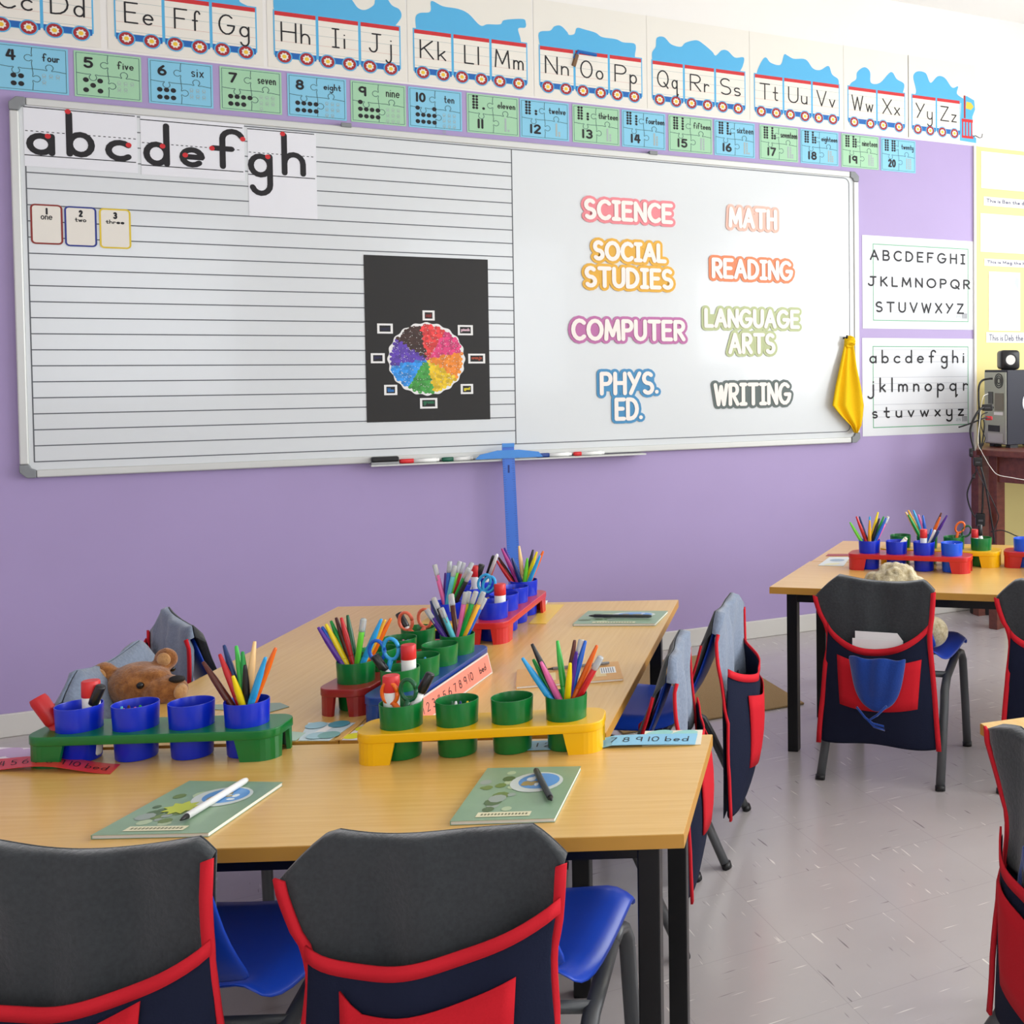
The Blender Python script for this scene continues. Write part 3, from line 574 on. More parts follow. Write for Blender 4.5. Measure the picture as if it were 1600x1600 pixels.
wpaper((1541, 519), (1640, 536), 'white strip reading This is Deb the rat', 'This is Deb the rat')
# hook beside the last train banner
mb = MB().wall(0, 0, YW); a = W(1521, 213, YW); mb.tube([(a[0], a[1], -.005), (a[0], a[1], .02), (a[0]+.02, a[1]-.012, .03), (a[0]+.035, a[1]-.008, .03), (a[0]+.04, a[1]+.012, .03)], .0025, GUN, 6)
tag(mb.build('wire_hook', smooth=True), 'small bent wire hook right of the last train banner', 'hook')

# ------------------------------------------------------------ things on the board tray, cloth, T-square
def at_tray(px, py, Y=YW-.055): return W(px, py, Y)
TRZ = ZT+.0005
def tray_pen(px0, pxc, px1, capc, lab):
    X0, Xc, X1 = [W(p, 710, YW-.055)[0] for p in (px0, pxc, px1)]; r = .0095; y = YW-.055; z = TRZ+r
    root = tag(empty('whiteboard_marker', (X0, y, TRZ)), lab, 'marker', 'markers on the whiteboard tray')
    mb = MB(); mb.tube([(Xc-X0, 0, r), (X1-X0-.012, 0, r), (X1-X0-.012, 0, r), (X1-X0, 0, r)], [r*.92, r*.92, r*.7, r*.7], WHITE, 12); mb.ribbon([(Xc-X0+.03, 0), (X1-X0-.03, 0)], .006, r*1.93, GREY); mb.build('barrel', root, True)
    mb = MB(); mb.tube([(0, 0, r), (.008, 0, r), (Xc-X0, 0, r)], [r*.8, r, r], capc, 12); mb.build('cap', root, True)
tray_pen(624, 646, 686, RED, 'whiteboard marker with red cap beside the black board eraser'); tray_pen(690, 708, 739, mat('dark_green_cap', '#0f5a44', .4), 'whiteboard marker with green cap left of the blue ruler')
tray_pen(838, 858, 893, mat('navy_cap', '#123a84', .4), 'whiteboard marker with navy cap right of the blue ruler')
# the rightmost marker lies with its cap first
tray_pen(896, 908, 944, RED, 'whiteboard marker with red cap, rightmost on the tray')
a, b = W(580, 718, YW-.055), W(623, 716, YW-.055)
root = tag(empty('board_eraser', ((a[0]+b[0])/2, YW-.05, TRZ)), 'black board eraser at the left end of the tray', 'eraser'); h = (b[0]-a[0])/2
mb = MB(); mb.box((-h, -.022, 0), (h, .022, .01), mat('grey_felt', '#9a9b9d', .9)); mb.build('felt_pad', root); mb = MB(); mb.box((-h, -.022, .01), (h, .022, .032), BLK); mb.build('handle', root, bevel=.006)
# blue T-square hanging from the tray
BT = mat('blue_translucent_plastic', '#4f86ea', .25, .5, trans=.25); BT2 = mat('light_blue_plastic', '#4f9df0', .25, .5, trans=.2)
yt = YW-.095; p0, p1 = W(784, 697, yt), W(803, 697, yt); p2, p3 = W(795, 880, yt), W(807, 880, yt)
root = tag(empty('t_square', ((p0[0]+p1[0])/2, yt, p0[1])), 'blue plastic t-square hanging down from the board tray', 'ruler')
def lf(): mb = MB().wall(0, 0, yt); mb.o -= root.location; return mb
mb = lf(); k = (W(797, 930, yt)[1]-p0[1])/(p2[1]-p0[1]); q2 = [p0[0]+(p2[0]-p0[0])*k*.75, p0[1]+(p2[1]-p0[1])*k]; wT = p1[0]-p0[0]
mb.prism([p0, p1, (q2[0]+wT, q2[1]), q2], 0, .003, BT)
for i in range(60):
    t = i/60; X = p0[0]+(q2[0]-p0[0])*t; Z = p0[1]-.05+(q2[1]-p0[1]+.06)*t
    for sx in (X+.0015, X+wT-(.009 if i % 5 else .013)-.0015): mb.rect(sx, Z, sx+(.009 if i % 5 else .013), Z+.0012, .0034, mat('navy_ink', '#1b2f78', .5))
mb.rect(p0[0]+wT*.45, p0[1]-.12, p0[0]+wT*.6, p0[1]-.085, .0034, mat('navy_ink')); mb.build('blade', root)
mb = lf(); c0, c1 = W(742, 715, yt), W(848, 708, yt); zc_ = (c0[1]+c1[1])/2
mb.prism([(c0[0], zc_-.012), (c1[0], zc_-.012), (c1[0]-.02, zc_+.012), (p1[0]+.02, zc_+.024), (p0[0]-.02, zc_+.024), (c0[0]+.02, zc_+.008)], .003, .009, BT2); mb.build('crossbar', root)
mb = lf(); mb.box((p0[0], p0[1]-.005, .003), (p1[0], p0[1]+.012, .01), BT2); mb.build('head', root)
# yellow cloth on its hook
yc = BY-.012; CL = mat('yellow_cloth', '#f0c414', .8, .2, bump=.3, bscale=150, var=.06)
rows = []; E0 = [(529, 1319, 1331), (540, 1318, 1332), (548, 1316, 1333), (575, 1309, 1336), (605, 1302, 1343), (633, 1297, 1348), (650, 1311, 1347), (664, 1325, 1345), (676, 1333, 1338)]
for y_, xa, xb in E0:
    A, B = W(xa, y_, yc), W(xb, y_, yc); row = []
    for k in range(25):
        t = k/24; amp = min(.02, .004+(y_-529)*.0003)
        row.append((A[0]+(B[0]-A[0])*t, A[1]+(B[1]-A[1])*t-(.03*sin(t*pi)*(1 if y_ > 640 else 0))*0, .002+amp*(1+sin(t*15+y_*.012))*(.6+.4*sin(t*7))))
    rows.append(row)
mb = MB().wall(0, 0, yc); mb.grid(rows, CL); cl = tag(mb.build('cloth', smooth=True, solid=.003), 'yellow cloth hanging on the right edge of the whiteboard', 'cloth')
mb = MB().wall(0, 0, yc); mb.o -= cl.location; kx = W(1325, 534, yc)
for k in range(3): mb.tube([(kx[0]+.022*cos(a_)*(1-.15*k), kx[1]-.012+k*.012+.012*sin(a_), .022+.012*sin(a_+k)) for a_ in [i*2*pi/10 for i in range(11)]], .009, CL, 8)
mb.build('knot', cl, True)
mb = MB().wall(0, 0, BY); kz = W(1319, 528, BY); mb.tube([(kz[0], kz[1], -.004), (kz[0], kz[1], .03), (kz[0], kz[1]+.012, .034)], .006, BLK, 8); tag(mb.build('hook', smooth=True), 'small black hook holding the yellow cloth', 'hook')

# ------------------------------------------------------------ desks
def desk(c0, ax, ay, lx, ly, label, inset=.067, z=T, group='pupil desks'):
    """c0: one corner; ax, ay: unit directions of its two edges"""
    ax, ay = V((*ax, 0)), V((*ay, 0)); rz = atan2(ax.y, ax.x); flip = ax.cross(ay).z < 0
    c = V((c0[0], c0[1], 0))+ax*lx/2+ay*ly/2
    root = tag(empty('school_desk', c, rz), label, 'desk', group); hx, hy = lx/2, ly/2
    mb = MB(); mb.box((-hx, -hy, z-.024), (hx, hy, z-.0015), WOOD_E); mb.build('edge_band', root)
    mb = MB(); mb.box((-hx+.001, -hy+.001, z-.004), (hx-.001, hy-.001, z), BEECH); mb.build('desk_top', root)
    ix, iy = hx-inset, hy-inset; lw = .019
    for sx in (-1, 1):
        for sy in (-1, 1):
            mb = MB(); mb.box((sx*ix-lw, sy*iy-lw, 0), (sx*ix+lw, sy*iy+lw, z-.024), DARKM); mb.build('leg', root, bevel=.003)
    for sy in (-1, 1): mb = MB(); mb.box((-ix+lw, sy*iy-.012, z-.062), (ix-lw, sy*iy+.012, z-.024), DARKM); mb.build('rail', root)
    for sx in (-1, 1): mb = MB(); mb.box((sx*ix-.012, -iy+lw, z-.062), (sx*ix+.012, iy-lw, z-.024), DARKM); mb.build('rail', root)
    return root
u_ = lambda a: (cos(rad(a)), sin(rad(a)))
A1_, N1_ = u_(64.6), u_(154.6)                                               # along the strip, and to its left
desk((.628, 1.803), u_(154.0), A1_, 1.46, .515, 'front beech desk with the yellow and green pot racks on it')
desk((.659, 2.392), A1_, N1_, 1.383, .549, 'right-hand beech desk of the two running towards the wall, carrying the navy rack')
p = V((.659, 2.392))+V(N1_)*.551
desk((p.x, p.y), A1_, N1_, 1.383, .549, 'left-hand beech desk of the two running towards the wall, beside the teddy chair')
RA, RB = u_(-41.0), u_(48.0)
desk((1.601, 3.688), RA, u_(49), 1.45, .532, 'beech desk on the right with the red pot rack, nearer the aisle')
p = V((1.601, 3.688))+V(u_(48.4))*.536
desk((p.x, p.y), RA, u_(49), 1.45, .532, 'beech desk on the right carrying the yellow rack, nearer the wall')
desk((1.38, 2.041), u_(-97.5), u_(-7.5), 1.2, .55, 'beech desk at the right edge, only its corner in view')

# ------------------------------------------------------------ chairs and their cloth covers
FLANNEL = mat('charcoal_flannel', '#3b3e40', .95, .1, bump=.7, bscale=140, var=.30, sheen=.3); DENIM = mat('grey_blue_denim', '#7a8699', .95, .1, bump=.7, bscale=140, var=.28, sheen=.3)
NAVY = mat('navy_cotton', '#1b2034', .9, .15, bump=.3, bscale=300); CRED = mat('red_cotton', '#c81f2b', .85, .15, bump=.3, bscale=300); BIND = mat('red_binding', '#cf2430', .8, .15, bump=.2, bscale=300)
def chair(x, y, az, label, splay=.03):
    """x, y: foot of the backrest; az: direction the sitter faces"""
    root = tag(empty('school_chair', (x, y, 0), rad(az-90)), label, 'chair', 'blue school chairs with cloth covers')
    prof = [(.428, .392, .203), (.424, .417, .205), (.40, .424, .205), (.30, .413, .202), (.20, .405, .196), (.14, .41, .188), (.10, .43, .178)]
    back = [(.098, .432, .172), (.07, .48, .160), (.045, .54, .152), (.026, .595, .150), (.014, .635, .146), (.010, .652, .13), (.009, .66, .10)]
    def shell(pr, nm, lip):
        rows = []
        for (yy, zz, hw) in pr:
            row = []
            for k in range(13):
                t = -1+2*k/12; e = max(0, abs(t)-.82)/.18
                row.append((hw*t, yy+(-.012*(1-t*t) if not lip else 0), zz-lip*(.030*e*e)-(.012*(1-t*t) if lip else 0)))
            rows.append(row)
        mb = MB(); mb.grid(rows, SEATB); return mb.build(nm, root, True, solid=.007, sub=1)
    shell(prof, 'seat', 1); shell(back, 'backrest', 0)
    for sx in (-1, 1):
        mb = MB(); mb.tube([(sx*.205, -splay, .0), (sx*.196, .075, .24), (sx*.192, .10, .29), (sx*.188, .15, .32), (sx*.184, .31, .358)], .0155, GUN, 10, flat=.75, up=(1, 0, 0)); l = mb.build('leg', root, True)
        mb = MB(); mb.tube([(sx*.2052, -splay-.001, 0), (sx*.2045, .004-splay, .016)], .0172, BLK, 10, flat=.78, up=(1, 0, 0)); mb.build('rubber_foot', l, True)
        mb = MB(); mb.tube([(sx*.184, .31, .358), (sx*.184, .35, .362), (sx*.187, .385, .35), (sx*.19, .405, .32), (sx*.198, .412, .15), (sx*.203, .42, 0)], .0155, GUN, 10, flat=.75, up=(1, 0, 0)); l = mb.build('leg', root, True)
        mb = MB(); mb.tube([(sx*.203, .42, 0), (sx*.2025, .419, .016)], .0172, BLK, 10, flat=.78, up=(1, 0, 0)); mb.build('rubber_foot', l, True)
    for yy, zz in ((.17, .325), (.33, .36)):
        mb = MB(); mb.tube([(-.188, yy, zz), (.188, yy, zz)], .011, GUN, 8); mb.build('crossbar', root, True)
    return root
def lerp_tab(tab, z):
    for (a, va), (b, vb) in zip(tab, tab[1:]):
        if z <= b: return va+(vb-va)*(z-a)/(b-a) if z > a else va
    return tab[-1][1]
def cover(x, y, az, label, ear=(1, 1), zp=(.52, .47, .56), top=.69, bot=.135, fp=(-.12, .13, .25, .45), billow=.035, seed=0, panel=FLANNEL, open_=0, spike=0, flap=.545, droop=1):
    """cloth sleeve over a chair back; ear: how far the top corners flare, zp: height of the pocket edge left, middle, right"""
    rnd = random.Random(seed); root = tag(empty('chair_cover', (x, y, bot), rad(az-90)), label, 'chair cover', 'cloth covers hung over the chair backs')
    f1, f2, f3 = [rnd.uniform(0, 6) for _ in range(3)]
    def hw(z, k):                                                            # half width at height z on side k
        e = ear[k]; return lerp_tab([(bot, .205), (.3, .192), (.46, .178), (.53, .174), (.58, .178+.018*e), (top-.055, .182+.042*e), (top-.03, .172+.02*e), (top, .150)], z)
    def yb(t, z):                                                            # back face of the upper panel
        return -.014-.02*min(1, max(0, (.55-z)/.3))+.008*sin(5*t+f1+9*z)*(1-.5*(z > top-.04))+.005*sin(3*t-16*z+f3)*(z < top-.05)+.004*sin(11*t+f2)
    def X(t, z): return t*hw(z, 0 if t < 0 else 1)
    NT = 29; ts = [-1+2*k/(NT-1) for k in range(NT)]; tf = .72
    def topc(t):                                                             # top edge: flat over the chair back, falling to the two ears
        a = abs(t); e = ear[0 if t < 0 else 1]; sg = -1 if t < 0 else 1
        if a <= tf: return (t/tf*.146, top-.010*(1-(a/tf)**2)+.004*sin(3*t+f3))
        f = (a-tf)/(1-tf); return (sg*(.146+f*(.022+.056*max(0, e))), top-f**1.3*(.020+.045*max(0, e))*droop)
    z0u = bot+.3
    def up(t, s):                                                            # point of the upper panel, s = 0 at the bottom, 1 at the top edge
        xt, zt_ = topc(t); z = z0u+(zt_-z0u)*s; f = max(0, (s-.25)/.75); f = f*f*(3-2*f)*.5+f*.5
        return (X(t, min(z, .55))*(1-f)+xt*f, yb(t, z)-.006*max(0, abs(t)-.8)*s*5*ear[0 if t < 0 else 1], z)
    rows = [[up(t, s) for t in ts] for s in (0, .12, .25, .36, .47, .58, .69, .8, .9, .97, 1)]
    rows.append([(topc(t)[0]*.99, .003+.003*sin(5*t), topc(t)[1]+.006) for t in ts])
    mb = MB(); mb.grid(rows, panel); mb.build('upper_panel', root, True, solid=.003, local=False)
    # flap over the front of the backrest
    BY_ = [(.42, .108), (.48, .084), (.54, .060), (.60, .040), (.65, .027), (.70, .020)]
    fz = [top-(top-flap)*k/7 for k in range(8)]
    def fl(t, k):
        xt, zt_ = topc(t); z = zt_+(flap-zt_)*k/7; f = k/7; w_ = .94-.12*f if flap > .5 else 1; return ((xt*(1-f)+t*.166*f)*(w_ if k > 0 else 1), lerp_tab(BY_, z)+.003*sin(6*t+f3)+.006*sin(9*t+f1)*f, z)
    rows = [[(topc(t)[0]*.99, .006+.003*sin(5*t), topc(t)[1]+.006) for t in ts]]+[[fl(t, k) for t in ts] for k in range(1, 8)]
    mb = MB(); mb.grid(rows, DENIM if seed == 5 else FLANNEL); mb.build('front_flap', root, True, solid=.003, local=False)
    if flap < .5:
        for sg in (-1, 1):
            ps = [fl(sg, k) for k in range(1, 8)]; mb = MB(); mb.grid([[(p[0]-sg*.008, p[1]+.002, p[2]) for p in ps], [(p[0]+sg*.006, p[1]-.002, p[2]) for p in ps]], BIND); mb.build('flap_binding', root, True, solid=.005, local=False)
        mb = MB(); mb.grid([[(p[0], p[1]+.001, p[2]+d) for p in [fl(t, 7) for t in ts]] for d in (-.004, .012)], BIND); mb.build('flap_binding', root, True, solid=.005, local=False)
    # pocket
    def ze(t):
        a, b, c = zp; q = a+(c-a)*(t+1)/2; return q-(((a+c)/2-b)*(1-t*t)**.8)
    def yp(t, z): 
        e = ze(t); f = (z-bot)/(e-bot); return -.030-.012*(1-abs(t)**6)-billow*(1-t*t)*sin(pi*min(1, f*.75+.12))-open_*(1-t*t)*f**3+.004*sin(7*t+f2)*f
    fr = [0, .15, .3, .45, .6, .75, .88, 1]
    rows = [[(X(t, bot+(ze(t)-bot)*f)*1.0, yp(t, bot+(ze(t)-bot)*f), bot+(ze(t)-bot)*f+(.006*sin(4*t+f1) if f == 0 else 0)) for t in ts] for f in fr]
    mb = MB(); mb.grid(rows, NAVY); mb.build('large_pocket', root, True, solid=.003, sub=1, local=False)
    # back sheet behind the pocket
    rows = [[(X(t, z), -.018-.004*f_, z) for t in ts] for f_, z in ((1, bot+.003), (1, .25), (.5, .36), (0, .46))]
    mb = MB(); mb.grid(rows, NAVY); mb.build('lining', root, True, solid=.002, local=False)
    rows = [[(X(t, ze(t))*1.003, yp(t, ze(t))-.004, ze(t)+d) for t in ts] for d in (-.018, .004)]
    mb = MB(); mb.grid(rows, BIND); mb.build('pocket_binding', root, True, solid=.004, local=False)
    # small red pocket on the large one
    a, b, z0_, z1_ = fp; rows = []
    for f in (0, .2, .4, .6, .8, 1):
        row = []
        for k in range(15):
            t = k/14; xx = a+(b-a)*t; zt_ = z1_+(.045*t if zp[2] > zp[0]+.02 else 0)-.02*sin(pi*t)+(spike*max(0, 1-t*9)); zz_ = (z0_-.012*sin(pi*t))+(zt_-(z0_-.012*sin(pi*t)))*f
            tt = max(-1, min(1, xx/hw(zz_, 0 if xx < 0 else 1))); row.append((xx-.012*(1-f)*(1 if t < .5 else -1)*(abs(t-.5)*2)*-1, yp(tt, zz_)-.006-.006*sin(pi*t)*f, zz_))
        rows.append(row)
    mb = MB(); mb.grid(rows, CRED); mb.build('small_pocket', root, True, solid=.003, local=False)
    for k, sg in ((0, -1), (1, 1)):
        ps = [(hw(z, k)*sg, min(yb(sg, z), yp(sg, z))-.004, z) for z in [bot-.004+(z0u-bot)*i/8 for i in range(8)]]+[(lambda p: (p[0], p[1]-.004, p[2]))(up(sg, s)) for s in (0, .1, .2, .3, .4, .5, .6, .7, .8, .9, 1)]
        ps = [p for p in ps if p[2] < ze(sg)-.02]+[p for p in ps if p[2] >= ze(sg)-.02]
        rows = [[(p[0]-sg*.010, p[1], p[2]) for p in ps], [(p[0]+sg*.006, p[1]+.001, p[2]+(.005 if i == len(ps)-1 else 0)) for i, p in enumerate(ps)]]
        mb = MB(); mb.grid(rows, BIND); mb.build('side_binding', root, True, solid=.006, local=False)
    return root
CH = [(-.195, 1.99, 63, 'bottom left under the front desk'), (.237, 1.793, 61, 'bottom centre under the front desk'), (.925, 2.71, 156, 'on the aisle, nearer of two beside the long desks'), (1.208, 3.105, 150, 'on the aisle, farther of two beside the long desks'),
      (-.289, 3.275, -20, 'left of the long desks, holding the brown teddy'), (-.165, 3.70, 14, 'left of the long desks, turned away and nearest the wall'), (1.815, 3.265, 45, 'under the right desk holding the cream plush toy'),
      (2.268, 2.864, 48, 'at the right edge, pushed under the right desk'), (1.236, 1.577, -9, 'at the bottom right corner, partly out of frame')]
for x, y, az, d in CH: chair(x, y, az, 'blue plastic school chair '+d, .13 if 'corner' in d else .03)
CV = [dict(ear=(.3, -.1), zp=(.50, .487, .56), seed=1, fp=(-.13, .09, .25, .445)), dict(ear=(1, .5), zp=(.535, .52, .60), seed=2, fp=(-.12, .135, .25, .455), spike=.025), dict(ear=(.6, .8), zp=(.50, .46, .5), seed=3, panel=DENIM, flap=.44), dict(ear=(.6, 1), zp=(.54, .49, .54), seed=4, flap=.44, open_=.03, billow=.055, panel=DENIM, fp=(-.11, .12, .24, .45)),
      dict(ear=(.9, .7), seed=5, panel=DENIM, flap=.5), dict(ear=(1.2, .2), zp=(.60, .55, .50), seed=6, panel=DENIM), dict(ear=(1, .3), zp=(.525, .452, .545), seed=7, fp=(-.135, .15, .27, .43), top=.674),
      dict(ear=(1, .6), zp=(.53, .47, .53), seed=8, fp=(-.12, .13, .25, .43)), dict(ear=(1.3, .6), droop=.25, zp=(.5, .45, .5), seed=9, open_=.012, billow=.018, fp=(-.14, .14, .23, .43))]
DS = ['dark grey, navy and red cloth cover on the bottom left chair', 'dark grey, navy and red cloth cover on the bottom centre chair', 'grey denim cloth cover on the nearer aisle chair', 'grey denim cover with sagging navy and red pocket, farther aisle chair',
      'grey denim cover behind the brown teddy bear', 'grey denim cover with red edge on the chair nearest the wall', 'dark grey and navy cover with a blue hat hanging from its pocket', 'dark grey, navy and red cover on the chair at the right edge', 'dark grey cover with bulging red pocket at the bottom right corner']
for (x, y, az, d), kw, l in zip(CH, CV, DS): cover(x, y, az, l, **kw)
def local_frame(i):
    x, y, az, _ = CH[i]; a = rad(az-90); R_ = Matrix.Rotation(a, 3, 'Z'); return lambda p: V((x, y, 0))+R_ @ V(p)
# paper and hat in the pocket of the right desk's chair, blue cloth in the corner chair's pocket
lf7 = local_frame(6)
for k, (xa, xb, za, zb_, y_) in enumerate(((-.078, .085, .40, .507, -.036), (-.085, .095, .39, .485, -.044))):
    mb = MB(); mb.face([mb.vert(lf7(p)) for p in ((xa, y_, za), (xb, y_, za), (xb, y_, zb_-.025), (xb-.02, y_, zb_), (xa, y_, zb_))], WHITE)
    tag(mb.build('folded_paper', solid=.002), ('taller rear sheet' if k == 0 else 'shorter front sheet')+' of white paper in the chair cover pocket', 'paper')
HAT = mat('blue_fleece', '#1a3f8f', .95, .1, bump=.6, bscale=200, var=.15, sheen=.4); rows = []
for j in range(13):
    f = j/12; z = .44-.175*f; hw_ = .098*(1-.30*f)*sqrt(max(.02, 1-f**5)); row = []
    for k in range(17):
        t = -1+2*k/16; row.append((.012+hw_*t, -.088-.028*sqrt(max(0, 1-t*t))*(.5+.5*sin(pi*min(1, f+.25)))-.006*sin(t*9+f*2)*(1-f), z+.004*sin(t*7)*(f < .1)))
    rows.append([lf7(p) for p in row])
mb = MB(); mb.grid(rows, HAT); o = tag(mb.build('fleece_hat', smooth=True, solid=.006, sub=1), 'dark blue fleece hat hanging from the chair cover pocket', 'hat')
mb = MB(); mb.o = -o.location; mb.tube([lf7(p) for p in ((-.05, -.115, .28), (-.02, -.122, .25), (.005, -.12, .232), (.04, -.118, .225), (.045, -.118, .213), (.01, -.12, .222), (-.01, -.121, .24), (.02, -.12, .26), (.05, -.115, .29))], .004, HAT, 6); mb.build('drawstring', o, True)
lf9 = local_frame(8); rows = []
for j in range(7):
    f = j/6; rows.append([lf9((-.09+.15*k/10, -.029-.008*sin(pi*f)-.005*sin(k*1.3+j), .40+.10*f+.012*sin(k*1.7))) for k in range(11)])
mb = MB(); mb.grid(rows, HAT); tag(mb.build('blue_cloth', smooth=True, solid=.006, sub=1), 'crumpled blue cloth tucked in the corner chair pocket', 'cloth')
# ------------------------------------------------------------ plush toys
def metaball(elems, res=.012):
    md = bpy.data.metaballs.new('blob'); md.resolution = res; md.render_resolution = res; md.threshold = .55
    for p, r, st_ in elems:
        e = md.elements.new(type='ELLIPSOID'); e.co = p; k = 1.28; e.radius = 1; e.size_x, e.size_y, e.size_z = [r*k*s for s in (st_ or (1, 1, 1))]
        e.radius = 1
    o = bpy.data.objects.new('blob', md); COL.objects.link(o); dg = bpy.context.evaluated_depsgraph_get(); dg.update()
    me = bpy.data.meshes.new_from_object(o.evaluated_get(dg)); bpy.data.objects.remove(o); return me
def ball(c, r, s=(1, 1, 1), n=12, m_=10):
    rows = []
    for j in range(m_+1):
        th = pi*j/m_; rows.append([(c[0]+r*s[0]*sin(th)*cos(2*pi*k/n), c[1]+r*s[1]*sin(th)*sin(2*pi*k/n), c[2]-r*s[2]*cos(th)) for k in range(n)])
    return rows
def blend_mesh(parts, vox=.004):
    """one continuous skin around overlapping ellipsoids (voxel remesh)"""
    mb = MB(); mm = mat('tmp')
    for c, r, s in parts: mb.grid(ball(c, r, s or (1, 1, 1), 20, 14), mm, closed=True)
    o = mb.build('tmp_blend', origin=(0, 0, 0)); md = o.modifiers.new('r', 'REMESH'); md.mode = 'VOXEL'; md.voxel_size = vox
    sm = o.modifiers.new('s', 'SMOOTH'); sm.iterations = 8; sm.factor = .6
    dg = bpy.context.evaluated_depsgraph_get(); dg.update(); me = bpy.data.meshes.new_from_object(o.evaluated_get(dg)); bpy.data.objects.remove(o); return me
def fur(name, c1, c2, sc, bump):
    m = bpy.data.materials.new(name); m.use_nodes = True; nt = m.node_tree; b = nt.nodes['Principled BSDF']; tc = nt.nodes.new('ShaderNodeTexCoord')
    n = nt.nodes.new('ShaderNodeTexNoise'); n.inputs['Scale'].default_value = sc; n.inputs['Detail'].default_value = 8; n.inputs['Roughness'].default_value = .7
    r = nt.nodes.new('ShaderNodeValToRGB'); r.color_ramp.elements[0].position = .35; r.color_ramp.elements[1].position = .68; r.color_ramp.elements[0].color = (*hexc(c1), 1); r.color_ramp.elements[1].color = (*hexc(c2), 1)
    bp = nt.nodes.new('ShaderNodeBump'); bp.inputs['Strength'].default_value = bump; bp.inputs['Distance'].default_value = .006
    for a, c in ((tc.outputs['Object'], n.inputs['Vector']), (n.outputs['Fac'], r.inputs[0]), (r.outputs[0], b.inputs['Base Color']), (n.outputs['Fac'], bp.inputs['Height']), (bp.outputs[0], b.inputs['Normal'])): nt.links.new(a, c)
    b.inputs['Roughness'].default_value = 1; b.inputs['Specular IOR Level'].default_value = .1; b.inputs['Sheen Weight'].default_value = .5; return m
BR = fur('brown_plush', '#7d4a22', '#b5783f', 70, .8); TAN = fur('tan_plush', '#b98550', '#d8aa72', 70, .8)
hc = V((-.222, 3.202, .632)); rzh = -rad(25)
root = tag(empty('teddy_bear', (hc.x, hc.y, .412), rzh), 'brown teddy bear sitting on the chair left of the desks', 'teddy bear'); hz = .632-.412
parts = [((0, 0, hz), .062, (1.15, .95, .9)), ((.066, -.022, hz-.006), .042, (1.25, .9, .85)), ((-.072, -.012, hz+.032), .029, (1, .7, 1)), ((.052, .015, hz+.058), .027, (1, .6, 1)), ((.03, -.015, hz+.03), .03, (1.5, 1, .6)),
         ((0, .01, .09), .085, (1, .85, 1.1)), ((-.09, -.03, .10), .035, (1, 1, 1.6)), ((.09, -.03, .10), .035, (1, 1, 1.6)), ((-.06, -.09, .035), .04, (1, 1.5, .85)), ((.06, -.09, .035), .04, (1, 1.5, .85)), ((0, 0, hz-.06), .05, None)]
me = blend_mesh(parts); me.materials.clear(); me.materials.append(BR); me.polygons.foreach_set('use_smooth', [True]*len(me.polygons)); o = bpy.data.objects.new('body', me); COL.objects.link(o); o.parent = root
for nm, c, r, s, m_ in (('eye', (.030, -.0535, hz+.014), .008, None, mat('glossy_black', '#0a0a0b', .1)), ('nose', (.102, -.035, hz+.022), .014, (1.3, .9, .6), mat('black_velvet', '#141010', .7)), ('eye', (.058, .03, hz+.03), .007, None, mat('glossy_black')), ('muzzle', (.108, -.032, hz-.008), .019, (.7, 1.1, 1), TAN)):
    mb = MB(); mb.grid(ball(c, r, s or (1, 1, 1)), m_, closed=True); mb.build(nm, root, True)
# inner ear pads
for c in ((-.074, -.03, hz+.033), (.054, .001, hz+.06)):
    mb = MB(); mb.grid(ball(c, .016, (1, .3, 1)), TAN, closed=True); mb.build('ear_pad', root, True)
CR = fur('cream_fleece', '#b39f74', '#ece0bd', 60, 1); root = tag(empty('plush_toy', (1.93, 3.375, .412), rad(-45)), 'fluffy cream plush toy peeking over the dark grey chair cover', 'plush toy')
parts = [((0, 0, .22), .068, (1.15, 1, .9)), ((-.075, 0, .225), .033, None), ((.08, 0, .215), .033, None), ((0, 0, .09), .085, (1, .85, 1.1)), ((.13, .0, .06), .045, (1.3, 1, 1.2)), ((-.12, 0, .06), .045, None), ((0, 0, .16), .05, None)]
random.seed(5)
for k in range(46):
    a = random.uniform(0, 2*pi); b = random.uniform(.1, 1.5); parts.append(((.076*cos(a)*sin(b), .064*sin(a)*sin(b), .222+.058*cos(b)), random.uniform(.011, .017), None))
me = blend_mesh(parts, .0035); me.materials.clear(); me.materials.append(CR); me.polygons.foreach_set('use_smooth', [True]*len(me.polygons)); o = bpy.data.objects.new('body', me); COL.objects.link(o); o.parent = root

# ------------------------------------------------------------ pot racks, pots, pens
def curve_plate(outer, holes, z0_, z1_, bev=.002):
    cu = bpy.data.curves.new('plate', 'CURVE'); cu.dimensions = '2D'; cu.fill_mode = 'BOTH'; cu.extrude = (z1_-z0_)/2-bev; cu.bevel_depth = bev; cu.bevel_resolution = 2
    for pts in [outer]+holes:
        sp = cu.splines.new('POLY'); sp.points.add(len(pts)-1); sp.use_cyclic_u = True
        for p, q in zip(sp.points, pts): p.co = (q[0], q[1], 0, 1)
    o = bpy.data.objects.new('plate', cu); COL.objects.link(o); dg = bpy.context.evaluated_depsgraph_get(); dg.update()
    me = bpy.data.meshes.new_from_object(o.evaluated_get(dg)); bpy.data.objects.remove(o)
    for v in me.vertices: v.co.z += (z0_+z1_)/2
    return me
PIT, RL, RWD = .107, .47, .112
def rrect(a, b, r, n=5): return arc(a-r, -b+r, r, r, -90, 0, n)+arc(a-r, b-r, r, r, 0, 90, n)+arc(-a+r, b-r, r, r, 90, 180, n)+arc(-a+r, -b+r, r, r, 180, 270, n)
PMAT = {}
def plast(cname, h): return mat('plastic_'+cname, h, .28, .5)
